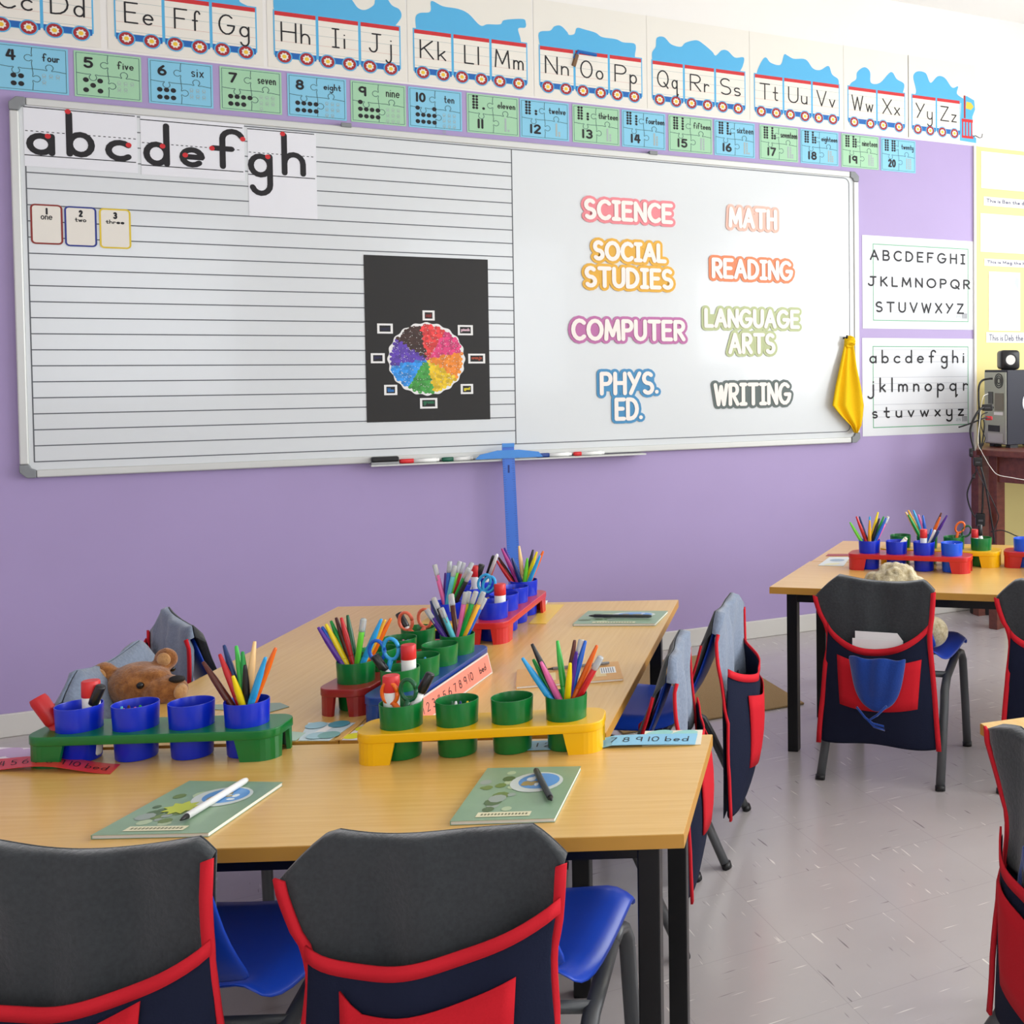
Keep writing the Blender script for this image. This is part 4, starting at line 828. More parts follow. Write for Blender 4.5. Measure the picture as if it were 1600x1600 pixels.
PL = {'green': plast('green', '#07712f'), 'yellow': plast('yellow', '#f0b800'), 'red': plast('red', '#c72426'), 'blue': plast('blue', '#0a2bc4'), 'navy': plast('navy', '#1d3f8c'), 'dark_red': plast('dark_red', '#9c2826'), 'bright_blue': plast('bright_blue', '#1658e0')}
_rack = {}; RACKS = []
def rack(c1, c4, colr, label, zt=T):
    c1, c4 = V((c1[0], c1[1])), V((c4[0], c4[1])); c = (c1+c4)/2; d = (c4-c1).normalized(); az = atan2(d.y, d.x)
    root = tag(empty('pot_rack', (c.x, c.y, zt), az), label, 'rack', 'plastic pot racks')
    a, b = RL/2, RWD/2
    if not _rack:
        _rack['tray'] = curve_plate(rrect(a, b, .035), [[((k-1.5)*PIT+.0405*cos(2*pi*i/28), .0405*sin(-2*pi*i/28)) for i in range(28)] for k in range(4)], .044, .062)
        for sx in (1, -1):
            for sy in (1, -1):
                mb = MB(); r = .035; path = [(a-.075, b)]+[(a-.055, b)]+arc(a-r, b-r, r, r, 90, 0, 6)+[(a, b-.042)]
                out = []; n = len(path)
                for zz_, sh in ((0, .010), (.0445, 0)):
                    q = list(path); q[0] = (q[0][0]+sh, q[0][1]); q[-1] = (q[-1][0], q[-1][1]+sh*.6)
                    inn = [(p[0]*(a-.007)/a if i > 1 else p[0], p[1]*(b-.007)/b) for i, p in enumerate(q)]
                    if i_ := 0: pass
                    out.append([mb.vert((p[0]*sx, p[1]*sy, zz_)) for p in q]+[mb.vert((p[0]*sx, p[1]*sy, zz_)) for p in inn[::-1]])
                lo, hi = out; k = len(lo)
                for i in range(k): mb.face([lo[i], lo[(i+1) % k], hi[(i+1) % k], hi[i]], WHITE)
                for i in range(n-1): mb.face([lo[i], lo[i+1], lo[k-2-i], lo[k-1-i]], WHITE)
                me = mb.build('leg', root, False).data; _rack[(sx, sy)] = me; bpy.data.objects.remove(root.children[-1]) if root.children else None
    for key, me in list(_rack.items()):
        m2 = me.copy(); m2.materials.clear(); m2.materials.append(PL[colr]); o = bpy.data.objects.new('tray' if key == 'tray' else 'leg', m2); COL.objects.link(o); o.parent = root
        m2.polygons.foreach_set('material_index', [0]*len(m2.polygons))
    RACKS.append(root); return [c+d*((k-1.5)*PIT) for k in range(4)]
CUPP = [(.0355, 0), (.037, .003), (.0415, .107), (.0412, .1085), (.0400, .1085), (.0393, .106), (.0348, .006), (0.0005, .005)]
_cup = {}
def pot(c, colr, label, zt=T, group=None):
    if colr not in _cup:
        mb = MB(); rings = mb.lathe(CUPP, PL[colr], 32); mb.face(rings[0][::-1], PL[colr]); mb.face(rings[-1], PL[colr])
        o = mb.build('plastic_pot', smooth=True, origin=(0, 0, 0)); me = o.data; _cup[colr] = me
        o.modifiers.new('es', 'EDGE_SPLIT').split_angle = rad(50)
    else:
        o = bpy.data.objects.new('plastic_pot', _cup[colr]); COL.objects.link(o); o.modifiers.new('es', 'EDGE_SPLIT').split_angle = rad(50)
    o.location = (c[0], c[1], zt+.0008); return tag(o, label, 'pot', 'plastic pencil pots')
PCOL = {'brown': '#5a2416', 'dark brown': '#4a1712', 'red': '#c81a20', 'dark red': '#9c1418', 'orange': '#ee6a10', 'navy': '#17356f', 'light green': '#3fc04a', 'lime': '#6fd83a', 'green': '#0b9a3e', 'dark green': '#0a5a34', 'black': '#1b1b1d', 'peach': '#f3c98a', 'sky blue': '#2fa6e6', 'yellow': '#f6da10', 'pink': '#e86aa8', 'purple': '#4a1f8c', 'blue': '#1a63cc', 'amber': '#f0b030', 'violet': '#5a2a9c', 'aqua': '#63cbd8', 'white': '#f0f0ee', 'magenta': '#b02f88', 'coral': '#f07050'}
CLEAR = mat('clear_plastic', '#e9eef0', .15, .5, trans=.55)
def penm(c): return mat('pen_'+c.replace(' ', '_'), PCOL[c], .3, .5)
def pen_parts(root, vec, kind, c, r):
    l = vec.length; d = vec.normalized(); P_ = lambda t: d*(l*t); m_ = penm(c)
    if kind == 'felt':
        mb = MB(); mb.tube([P_(0), P_(.02), P_(.55), P_(.56)], [r*.6, r, r, r*.95], m_, 10); mb.build('barrel', root, True)
        mb = MB(); mb.tube([P_(.55), P_(.56), P_(.8), P_(.93), P_(.985), P_(1)], [r*.98, r*1.04, r*.92, r*.62, r*.5, r*.4], m_, 10); mb.build('cap', root, True)
    elif kind == 'gel':
        mb = MB(); mb.tube([P_(0), P_(.02), P_(.70), P_(.86), P_(.87)], [r*.5, r*.95, r*.95, r*.9, r*.6], m_, 10); mb.build('barrel', root, True)
        mb = MB(); mb.tube([P_(.85), P_(.86), P_(.99), P_(1)], [r*.92, r, r, r*.8], CLEAR, 10); e = V((0, 0, 1)).cross(d).normalized()*r; mb.tube([P_(.98)+e, P_(.78)+e*1.15], [.0016, .0016], CLEAR, 6); mb.build('clear_cap', root, True)
    elif kind == 'pencil':
        mb = MB(); mb.tube([P_(0), P_(.97)], r*.62, m_, 6); mb.build('barrel', root); mb = MB(); mb.tube([P_(.965), P_(1)], r*.63, mat('pencil_end', '#e8e4da', .5), 6); mb.build('end', root)
    elif kind == 'ball':
        mb = MB(); mb.tube([P_(0), P_(.6)], r*.7, WHITE, 8); mb.build('barrel', root, True); mb = MB(); mb.tube([P_(.6), P_(.97), P_(1)], [r*.78, r*.78, r*.5], m_, 8); mb.build('cap', root, True)
def pen(c, tip, colr, where, kind='felt', dz=0, r=.0068, zt=T, lean=None, name=None):
    """c: pot centre; tip: photo point of the pen's top end"""
    Z = depth((c[0], c[1], zt+.12))+dz; tp = atz(*tip, Z); off = V((c[0]-tp.x, c[1]-tp.y)); k = min(1, .024/max(off.length, 1e-6))*.98 if off.length > .024 else .6
    k = .024/off.length if off.length*.6 > .024 else .6
    b = V((c[0]+off.x*k, c[1]+off.y*k, zt+.011))
    names = {'felt': 'felt_pen', 'gel': 'gel_pen', 'pencil': 'pencil', 'ball': 'ballpoint_pen'}; word = {'felt': 'felt-tip pen', 'gel': 'gel pen', 'pencil': 'pencil', 'ball': 'capped ballpoint pen'}[kind]
    root = tag(empty(name or names[kind], b), '%s %s in %s' % (colr, word, where), 'pencil' if kind == 'pencil' else 'pen', 'pens in '+where)
    pen_parts(root, tp-b, kind, colr, r); return root
def crayon(c, tip, colr, where, ln=.03, r=.0055, tilt=(.3, .2), zt=T):
    Z = depth((c[0], c[1], zt+.1)); tp = atz(*tip, Z); dv = V((tilt[0], tilt[1], 1)).normalized()
    o = V((tp.x-c[0], tp.y-c[1])); 
    if o.length > .028: o *= .028/o.length
    tp = V((c[0]+o.x, c[1]+o.y, min(tp.z, zt+.104)))
    ln = tp.z-zt-.012; b = tp-V((tilt[0]*.02, tilt[1]*.02, 1))*ln; 
    root = empty('wax_crayon', b); tag(root, '%s wax crayon stub in %s' % (colr, where), 'crayon', 'crayons in '+where); v = tp-b; mb = MB(); mb.tube([V((0, 0, 0)), v*.86], r, penm(colr), 10); mb.build('stick', root, True)
    mb = MB(); mb.tube([v*.86, v*.9, v], [r, r*.7, r*.35], penm(colr), 10); mb.build('tip', root, True)
def glue(c, top, where, dx=0, zt=T, r=.0135, h=None):
    """white glue stick with a red cap, standing in a pot; top: photo point of the cap's top centre"""
    Z = depth((c[0], c[1], zt+.12)); tp = atz(*top, Z); o = V((tp.x-c[0], tp.y-c[1])); 
    if o.length > .024: o *= .024/o.length
    zt0 = zt+.0075; H = max(.095, tp.z-zt0); root = tag(empty('glue_stick', (c[0]+o.x, c[1]+o.y, zt0)), 'red-capped glue stick in '+where, 'glue stick', 'glue sticks')
    mb = MB(); rg = mb.lathe([(r*.9, 0), (r, .004), (r, H-.032)], WHITE, 20); mb.face(rg[0][::-1], WHITE); mb.build('body', root, True)
    mb = MB(); rg = mb.lathe([(r*.98, H-.033), (r*1.06, H-.031), (r*1.04, H-.002), (r*.95, H)], mat('glue_cap_red', '#d5282a', .4), 20); mb.face(rg[-1], mat('glue_cap_red')); mb.face(rg[0][::-1], mat('glue_cap_red')); o_ = mb.build('cap', root, True); o_.modifiers.new('es', 'EDGE_SPLIT').split_angle = rad(40)
def marker(c, tip, where, capc='black', dz=0, zt=T, name='board_marker'):
    Z = depth((c[0], c[1], zt+.11))+dz; tp = atz(*tip, Z); off = V((c[0]-tp.x, c[1]-tp.y)); k = min(.6, .022/max(off.length, 1e-6)); b = V((c[0]+off.x*k, c[1]+off.y*k, zt+.013)); v = tp-b; l = v.length; r = .0095
    root = tag(empty(name, b), 'marker with %s cap in %s' % (capc, where), 'marker', 'board markers in pots'); P_ = lambda t: v*t; k = 1-.042/l
    mb = MB(); mb.tube([P_(0), P_(.03), P_(k-.08), P_(k)], [r*.8, r, r, r*.75], WHITE, 14); mb.build('barrel', root, True)
    mb = MB(); mb.tube([P_(k), P_(k+.02), P_(.99), P_(1)], [r*.9, r*1.05, r*.98, r*.85], penm(capc), 14); mb.build('cap', root, True)
    mb = MB(); e = V((0, 0, 1)).cross(v).normalized(); mb.tube([P_(k*.5)-_fw*.0096, P_(k*.8)-_fw*.0096], .0022, GREY, 6); mb.build('print', root)
def scissors(c, h1, h2, cols, label, zt=T, dz=0, rr=.019):
    """h1, h2: photo points of the two finger loops"""
    Z = depth((c[0], c[1], zt+.12))+dz; A, B = atz(*h1, Z), atz(*h2, Z); b = V((c[0], c[1], zt+.016)); root = tag(empty('scissors', b), label, 'scissors', 'children\'s scissors')
    right = (B-A).normalized(); up = V((0, 0, 1)); up = (up-right*up.dot(right)).normalized(); piv = (A+B)/2-up*.042-b
    for q, cc, sx in ((A, cols[0], -1), (B, cols[1], 1)):
        q = q-b; mb = MB(); pts = [q+right*(rr*.8*cos(t))+up*(rr*1.12*sin(t)) for t in [2*pi*i/16 for i in range(17)]]; mb.tube(pts, .0042, penm(cc), 8)
        mb.tube([q-up*rr*1.0-right*sx*.003, piv+right*sx*.004, piv-up*.02-right*sx*.003], [.0055, .006, .004], penm(cc), 8); mb.build('handle', root, True)
        tipp = V((0, 0, 0))+right*sx*-.004; mb = MB(); mb.tube([piv-up*.012-right*sx*.002, tipp], [.005, .0015], mat('steel', '#c9ccd0', .25, .5, .9), 6, flat=.35); mb.build('blade', root)
# --- racks and pots
cA = rack((-.295, 2.771), (-.003, 2.636), 'green', 'green pot rack with four blue pots at the front left')
cB = rack((.269, 2.460), (.562, 2.348), 'yellow', 'yellow pot rack with four green pots in the centre')
cC = rack((.214, 2.865), (.384, 3.144), 'dark_red', 'dark red pot rack with green pots, left of the navy rack')
cD = rack((.297, 2.748), (.458, 3.019), 'navy', 'navy pot rack with green pots behind the pink number strip')
cE = rack((.616, 3.396), (.757, 3.674), 'red', 'red pot rack with blue pots near the wall, beside the yellow strip')
cF = rack((.497, 3.452), (.638, 3.730), 'yellow', 'yellow pot rack with blue pots, mostly hidden near the wall')
cG = rack((2.079, 3.831), (2.317, 3.611), 'red', 'red pot rack with four blue pots on the right desk')
dG = (V(cG[3])-V(cG[0])).normalized(); H4 = V((2.481, 3.659)); I1 = V((2.613, 3.559))
cH = rack(H4-dG*3*PIT, H4, 'yellow', 'yellow pot rack with green pots behind the red rack')
cI = rack(I1, I1+dG*3*PIT, 'red', 'red pot rack with a blue pot at the right edge')
j = L(1596, 893); J1 = V((j.x, j.y))+dG*.10+V((.0, -.03)); cJ = rack(J1, J1+dG*3*PIT, 'navy', 'navy pot rack peeking in at the right edge')
ORD = ['first', 'second', 'third', 'fourth']
def dsc(rk, colr): return ['the %s %s pot of %s' % (o, colr, rk) for o in ORD]
wA = ['the far left blue pot of the green rack', 'the second blue pot of the green rack', 'the empty third pot', 'the right end blue pot of the green rack']
wB = ['the left end green pot of the front yellow rack', 'the second green pot of the yellow rack', '', 'the right end green pot of the front yellow rack']
wC = ['the nearest pot of the dark red rack', '', 'the third pot of the dark red rack', 'the farthest pot of the dark red rack']
wD = ['the nearest pot of the navy rack', 'the second pot of the navy rack', '', 'the farthest pot of the navy rack']
wE = ['the nearest pot of the red rack by the wall', '', 'the third pot of the red rack by the wall', 'the farthest pot of the red rack by the wall']
wF = ['the nearest pot of the hidden yellow rack', 'the second pot of the hidden yellow rack', 'the third pot of the hidden yellow rack', 'the farthest pot of the hidden yellow rack']
wG = ['the left end pot of the right desk red rack', 'the second pot of the right desk red rack', 'the third pot of the right desk red rack', 'the fourth pot of the right desk red rack']
wH = ['', 'the second pot of the right desk yellow rack', 'the third pot of the right desk yellow rack', 'the right end pot of the right desk yellow rack']
for cs, colr, lab in ((cA, 'blue', ['blue pot with red cap and glue stick, left end of the green rack', 'blue pot of crayon stubs, second in the green rack', 'empty blue pot, third in the green rack', 'blue pot full of felt pens, right end of the green rack']),
        (cB, 'green', ['green pot with orange scissors, left end of the yellow rack', 'green pot of crayon stubs, second in the yellow rack', 'empty green pot in the front yellow rack', 'green pot full of felt pens, right end of the yellow rack']),
        (cC, 'green', ['green pot of pens, nearest in the dark red rack', 'green pot behind the blue scissors in the dark red rack', 'green pot of crayons in the dark red rack', 'green pot with orange scissors, farthest in the dark red rack']),
        (cD, 'green', ['green pot with blue scissors, nearest in the navy rack', 'green pot of crayon bits, second in the navy rack', 'empty green pot in the navy rack', 'green pot of gel pens, farthest in the navy rack']),
        (cE, 'blue', ['blue pot with blue scissors, nearest in the red rack by the wall', 'empty blue pot, second in the red rack by the wall', 'blue pot with crayon tips, third in the red rack by the wall', 'blue pot of pens farthest in the red rack by the wall']),
        (cF, 'blue', ['blue pot of gel pens, nearest in the hidden yellow rack', 'blue pot with a red crayon in the hidden yellow rack', 'blue pot with glue stick and marker in the hidden yellow rack', 'blue pot farthest in the hidden yellow rack']),
        (cG, 'blue', ['blue pot of pens, left end of the right desk red rack', 'blue pot holding a white tube on the right desk', 'blue pot with glue stick on the right desk', 'bright blue pot beside the yellow rack on the right desk']),
        (cH, 'green', ['green pot behind the blue pot with a white tube', 'green pot of pens behind the glue stick on the right desk', 'green pot with scissors on the right desk', 'green pot with marker, right end of the right desk yellow rack']),
        (cI, 'blue', ['bright blue pot at the right edge of the picture'])):
    for c, l in zip(cs, lab): pot(c, 'bright_blue' if l.startswith('bright') else colr, l)
# --- contents
for t, c, k, d in (((317, 1034), 'brown', 'felt', 0), ((343, 1022), 'red', 'felt', .01), ((350, 1008), 'navy', 'felt', .03), ((369, 1009), 'light green', 'felt', .03), ((379, 1018), 'green', 'felt', .02), ((383, 1039), 'black', 'felt', -.005), ((398, 1002), 'peach', 'felt', .03),
        ((431, 1012), 'orange', 'felt', .02), ((415, 1027), 'sky blue', 'felt', -.01), ((364, 1056), 'yellow', 'felt', -.025), ((404, 1075), 'magenta', 'felt', .01)): pen(cA[3], t, c, wA[3], k, d)
for t, c in (((188, 1104), 'aqua'), ((193, 1107), 'coral'), ((201, 1099), 'dark brown'), ((211, 1105), 'pink'), ((219, 1101), 'green'), ((239, 1098), 'red')): crayon(cA[1], t, c, wA[1])
glue(cA[0], (150, 1063), wA[0], r=.0155); marker(cA[0], (158, 1072), wA[0], 'black', -.01)
p = atz(58, 1090, depth((cA[0].x, cA[0].y, T+.12))-.01); q = V((cA[0].x-.012, cA[0].y+.004, T+.02)); root = tag(empty('chunky_marker', q), 'chunky red marker leaning out of the far left blue pot', 'marker'); v = p-q
mb = MB(); mb.tube([v*0, v*.05, v*.5], [.009, .0125, .013], mat('red_marker_plastic', '#c2161b', .35), 14); mb.build('barrel', root, True); mb = MB(); mb.tube([v*.5, v*.55, v*.93, v*1.0], [.0135, .0155, .0165, .0145], mat('red_marker_plastic'), 14); o = mb.build('cap', root, True); o.modifiers.new('es', 'EDGE_SPLIT').split_angle = rad(40)
crayon(cA[0], (153, 1097), 'dark red', wA[0])
for t, c, k, d in (((816, 1028), 'sky blue', 'felt', -.02), ((831, 1006), 'black', 'felt', 0), ((845, 1034), 'pink', 'felt', -.02), ((871, 1001), 'light green', 'felt', .03), ((898, 1000), 'brown', 'felt', .01), ((891, 1036), 'yellow', 'felt', -.02), ((901, 1018), 'purple', 'felt', -.01),
        ((909, 999), 'white', 'gel', .035), ((915, 1001), 'blue', 'felt', .03), ((933, 1008), 'orange', 'felt', .02), ((939, 1026), 'red', 'gel', 0), ((833, 1030), 'green', 'felt', .01)): pen(cB[3], t, c, wB[3], k, d)
for t, c in (((706, 1077), 'dark green'), ((712, 1082), 'white'), ((719, 1080), 'navy'), ((730, 1069), 'yellow'), ((737, 1079), 'black'), ((746, 1084), 'red')): crayon(cB[1], t, c, wB[1])
glue(cB[0], (611, 1055), wB[0], r=.0155); scissors(cB[0], (609, 1083), (638, 1078), ('orange', 'dark green'), 'scissors with orange and green handles in the front yellow rack', dz=-.01); marker(cB[0], (673, 1052), wB[0], 'black', .01)
for t, c, k, d in (((497, 980), 'violet', 'felt', -.01), ((503, 979), 'blue', 'felt', .0), ((509, 975), 'yellow', 'felt', .0), ((517, 970), 'green', 'felt', .02), ((525, 965), 'dark brown', 'felt', .02), ((533, 965), 'red', 'felt', .01), ((543, 961), 'dark green', 'felt', .02), ((568, 967), 'lime', 'gel', -.02),
        ((596, 967), 'sky blue', 'felt', .0), ((602, 968), 'amber', 'felt', .02), ((611, 966), 'orange', 'felt', .03), ((561, 1020), 'aqua', 'felt', 0)): pen(cC[0], t, c, wC[0], k, d)
for t, c in (((620, 989), 'purple'), ((630, 993), 'pink'), ((637, 992), 'blue'), ((603, 997), 'coral')): crayon(cC[2], t, c, wC[2])
scissors(cC[3], (634, 971), (664, 966), ('coral', 'coral'), 'scissors with orange-red handles in the farthest dark red rack pot', dz=0, rr=.021); marker(cC[3], (623, 958), wC[3], 'black', .02)
scissors(cD[0], (589, 1017), (611, 1014), ('blue', 'sky blue'), 'blue-handled scissors in the nearest pot of the navy rack', dz=-.0, rr=.021); marker(cD[0], (585, 1024), wD[0], 'black', -.02); glue(cD[0], (638, 1007), wD[0], r=.0155)
for t, c in (((664, 1022), 'sky blue'), ((676, 1020), 'orange'), ((681, 1018), 'coral')): crayon(cD[1], t, c, wD[1])
for t, c, k, d in (((666, 952), 'purple', 'gel', -.01), ((677, 934), 'black', 'gel', .02), ((673, 939), 'navy', 'felt', .03), ((689, 950), 'aqua', 'gel', -.02), ((705, 928), 'brown', 'gel', .03), ((728, 925), 'pink', 'gel', 0), ((733, 924), 'yellow', 'gel', .01), ((744, 924), 'green', 'gel', 0),
        ((756, 925), 'amber', 'gel', .01), ((758, 934), 'blue', 'gel', .02)): pen(cD[3], t, c, wD[3], k, d)
scissors(cE[0], (757, 910), (764, 913), ('sky blue', 'sky blue'), 'light blue scissors in the nearest blue pot by the wall', dz=.0, rr=.021); glue(cE[0], (781, 912), wE[0], r=.0155)
for t, c in (((802, 916), 'dark brown'), ((812, 913), 'red')): crayon(cE[2], t, c, wE[2])
for t, c, k, d in (((784, 857), 'magenta', 'felt', 0), ((788, 856), 'purple', 'felt', .02), ((800, 872), 'navy', 'felt', -.02), ((811, 853), 'peach', 'felt', .02), ((833, 859), 'black', 'felt', .03), ((824, 872), 'lime', 'felt', -.01), ((839, 862), 'yellow', 'felt', .01), ((844, 868), 'sky blue', 'felt', -.01),
        ((849, 861), 'orange', 'felt', .03), ((776, 876), 'red', 'felt', -.01), ((779, 871), 'dark brown', 'felt', .01)): pen(cE[3], t, c, wE[3], k, d)
for t, c, k, d in (((679, 882), 'pink', 'gel', 0), ((703, 877), 'blue', 'gel', 0), ((696, 895), 'violet', 'felt', .02), ((706, 893), 'amber', 'gel', .01), ((711, 884), 'aqua', 'gel', -.01), ((719, 877), 'lime', 'gel', .02), ((725, 879), 'red', 'gel', .03), ((732, 887), 'green', 'gel', -.01),
        ((738, 879), 'orange', 'gel', .02), ((736, 893), 'black', 'gel', -.02)): pen(cF[0], t, c, wF[0], k, d)
crayon(cF[1], (733, 911), 'red', wF[1]); glue(cF[2], (743, 884), wF[2]); marker(cF[2], (753, 882), wF[2], 'black')
for t, c, k, d in (((777, 866), 'white', 'ball', -.03), ((771, 868), 'black', 'ball', -.02), ((774, 880), 'coral', 'felt', 0)): pen(cF[3], t, c, wF[3], k, d)
for t, c, k, d in (((1328, 816), 'lime', 'felt', 0), ((1338, 807), 'red', 'felt', .0), ((1343, 807), 'navy', 'felt', .03), ((1359, 807), 'sky blue', 'felt', .02), ((1359, 813), 'amber', 'felt', -.02), ((1372, 800), 'yellow', 'felt', .02), ((1374, 810), 'black', 'felt', .0), ((1381, 807), 'green', 'felt', .03),
        ((1385, 809), 'blue', 'felt', .01), ((1388, 807), 'pink', 'gel', .03)): pen(cG[0], t, c, wG[0], k, d)
glue(cG[2], (1443, 827), wG[2]); pen(cG[2], (1461, 828), 'white', wG[2], 'ball'); pen(cG[2], (1467, 829), 'navy', wG[2], 'ball', -.01); pen(cG[2], (1456, 826), 'blue', wG[2], 'ball', .02)
for t, c in (((1475, 842), 'black'), ((1484, 842), 'navy')): crayon(cG[3], t, c, wG[3])
Zt = depth((cG[1].x, cG[1].y, T+.11)); p = atz(1415, 842, Zt-.02); q = V((cG[1].x-.012, cG[1].y+.012, T+.055)); root = tag(empty('white_tube', q), 'white tube resting in the second blue pot on the right desk', 'tube'); v = p-q; mb = MB(); mb.tube([v*0, v], .0085, WHITE, 14); mb.build('tube', root, True); mb = MB(); mb.tube([v, v*1.05], [.0085, .007], mat('cream_cap', '#e6dccb', .5), 14); mb.build('cap', root, True)
for t, c, k, d in (((1415, 800), 'peach', 'felt', 0), ((1419, 804), 'green', 'felt', -.01), ((1419, 797), 'amber', 'felt', .02), ((1427, 797), 'sky blue', 'felt', .01), ((1435, 804), 'pink', 'felt', .01), ((1442, 805), 'blue', 'felt', .0), ((1471, 801), 'brown', 'felt', .01), ((1469, 808), 'orange', 'felt', -.01), ((1480, 805), 'purple', 'felt', .0)): pen(cH[1], t, c, wH[1], k, d)
scissors(cH[2], (1500, 824), (1510, 830), ('orange', 'dark green'), 'scissors with orange and green handles on the right desk', rr=.02); glue(cH[3], (1521, 827), wH[3]); marker(cH[3], (1531, 820), wH[3], 'black')
crayon(cG[3], (1492, 846), 'white', wG[3])

# ------------------------------------------------------------ books, strips and papers on the desks
COVG = mat('green_book_cover', '#8aa889', .3, var=.12, bscale=25); PAGES = mat('book_pages', '#f0efe8', .6)
def flat_px(name, pts, m_, label, cat, group=None, th=.0012, z=T, decor=None):
    P3 = [L(*p, z) for p in pts]; c = sum(P3, V((0, 0, 0)))/len(P3); mb = MB(); mb.prism([(p.x-c.x, p.y-c.y) for p in P3], 0, th, m_); root = tag(empty(name, (c.x, c.y, z+.0004)), label, cat, group); mb.build('sheet', root)
    return root, c, P3
def quad_map(P3, c): return lambda u, v: tuple(((P3[0]*(1-u)*(1-v)+P3[1]*u*(1-v)+P3[2]*u*v+P3[3]*(1-u)*v)-c)[:2])
def workbook(pts, label, th=.007, colr=COVG, kind=0, group='workbooks on the desks'):
    """pts: photo corners near-left, near-right, far-right, far-left"""
    P3 = [L(*p) for p in pts]; c = sum(P3, V((0, 0, 0)))/4; root = tag(empty('workbook', (c.x, c.y, T+.0004)), label, 'book', group); q = quad_map(P3, c)
    mb = MB(); mb.prism([q(.006, .006), q(.994, .006), q(.994, .994), q(.006, .994)], .0006, th-.0006, PAGES); mb.build('pages', root)
    mb = MB(); o4 = [q(0, 0), q(1, 0), q(1, 1), q(0, 1)]; mb.prism(o4, 0, .0006, colr); mb.prism(o4, th-.0006, th, colr); mb.prism([q(0, 0), q(.006, 0), q(.006, 1), q(0, 1)], .0006, th-.0006, colr); mb.build('cover', root)
    mb = MB(); h = th+.0003; E_ = lambda cx, cy, rx, ry, n=24: [q(cx+rx*cos(2*pi*i/n), cy+ry*sin(2*pi*i/n)) for i in range(n)]
    rnd = random.Random(len(label))
    if kind == 0:
        for k in range(16):
            cx, cy = rnd.uniform(.08, .5), rnd.uniform(.15, .9); r_ = rnd.uniform(.03, .09); mb.poly(E_(cx, cy, r_, r_*.8, 9), h+k*2e-5, mat(('olive_print', 'pale_green_print', 'dark_olive_print', 'grey_green_print')[k % 4], ('#6f8745', '#b5c7a0', '#536e45', '#9aa79c')[k % 4], .35))
        mb.poly(E_(.62, .68, .27, .2), h+.0005, mat('pale_halo_print', '#cfd8d2', .35)); mb.poly(E_(.64, .7, .21, .155), h+.0006, mat('ocean_print', '#5c9ad6', .35))
        for k in range(7): mb.poly(E_(.64+rnd.uniform(-.13, .13), .7+rnd.uniform(-.1, .1), rnd.uniform(.02, .06), rnd.uniform(.02, .04), 8), h+.0007+k*2e-5, mat(('land_print', 'cloud_print')[k % 2], ('#a8935a', '#dfe8ea')[k % 2], .35))
        mb.poly([q(.22, .05), q(.74, .05), q(.74, .13), q(.22, .13)], h+.0004, mat('cream_label', '#e8e2bd', .4))
        for k in range(14): x_ = .26+k*.033; mb.poly([q(x_, .075), q(x_+.02, .075), q(x_+.02, .105), q(x_, .105)], h+.0006, mat('label_print', '#7d7f5e', .5))
        if 'front left' in label: mb.poly([q(.40+(.17 if i % 2 else .11)*cos(2*pi*i/18), .46+(.13 if i % 2 else .085)*sin(2*pi*i/18)) for i in range(18)], h+.0009, mat('lime_burst_print', '#c3cf3a', .35))
    elif kind == 1:
        for k in range(6): x_ = .15+.12*k; mb.poly([q(x_, .2), q(x_+.1, .2), q(x_+.1, .6+.05*(k % 2)), q(x_, .6)], h, mat('cream_print' if k % 2 else 'ochre_print', '#e6cf94' if k % 2 else '#c08f3c', .4))
        mb.poly([q(.8, .35), q(.95, .35), q(.95, .7), q(.8, .7)], h+.0001, WHITE)
        for k in range(6): x_ = .81+k*.022; mb.poly([q(x_, .38), q(x_+.01, .38), q(x_+.01, .67), q(x_, .67)], h+.0002, GREY)
    mb.build('cover_print', root); return root, c, q, th
def lying_pen(a, b, h, label, m_, kind='pen', r=.0045):
    A, B = L(*a, T+h+r), L(*b, T+h+r); root = tag(empty('pencil' if kind == 'pencil' else 'pen', (A.x, A.y, T+h)), label, kind); A0 = V((0, 0, r+.0006)); v = B-A; v.z = 0
    mb = MB(); mb.tube([A0+v*.09, A0+v*.96, A0+v], [r, r, r*.7], m_, 10); mb.build('barrel', root, True); mb = MB(); mb.tube([A0, A0+v*.03, A0+v*.09], [r*.25, r*.5, r*.9], BLK, 10); mb.build('tip', root, True)
workbook([(142, 1312), (326, 1308), (442, 1228), (296, 1226)], 'green workbook under the white pen, front left of the desk'); lying_pen((282, 1282), (385, 1219), .008, 'white pen lying across the front left green workbook', WHITE, r=.006)
# yellow star burst on that book is part of its print
workbook([(703, 1290), (867, 1285), (908, 1203), (762, 1206)], 'green workbook with globe under the dark pen, front right'); lying_pen((862, 1251), (837, 1203), .008, 'dark grey pen lying on the front right green workbook', mat('dark_grey_pen', '#3c4243', .3), r=.0055)
workbook([(895, 978.5), (1024, 978), (1044, 958), (919, 958)], 'green workbook at the far right corner of the long desks'); lying_pen((920, 962.5), (1018, 963), .008, 'dark pen on the far green workbook near the wall', mat('dark_grey_pen'), r=.005)
workbook([(806, 1077), (974, 1064), (966, 1037), (808, 1050)], 'orange workbook behind the front pens, under a grey pencil', colr=mat('orange_book_cover', '#d9a257', .4, var=.1, bscale=30), kind=1, th=.006); lying_pen((855, 1046), (952, 1036), .007, 'grey pencil lying on the orange workbook', mat('grey_pencil_paint', '#8d9093', .4), 'pencil', r=.004)
r_, c_, P3 = flat_px('folder', [(395, 1113), (405, 1118), (452, 1105), (438, 1099), (330, 1102), (320, 1108)], mat('grey_green_card', '#8fa596', .4), 'grey-green card lying behind the right end of the green rack', 'card')
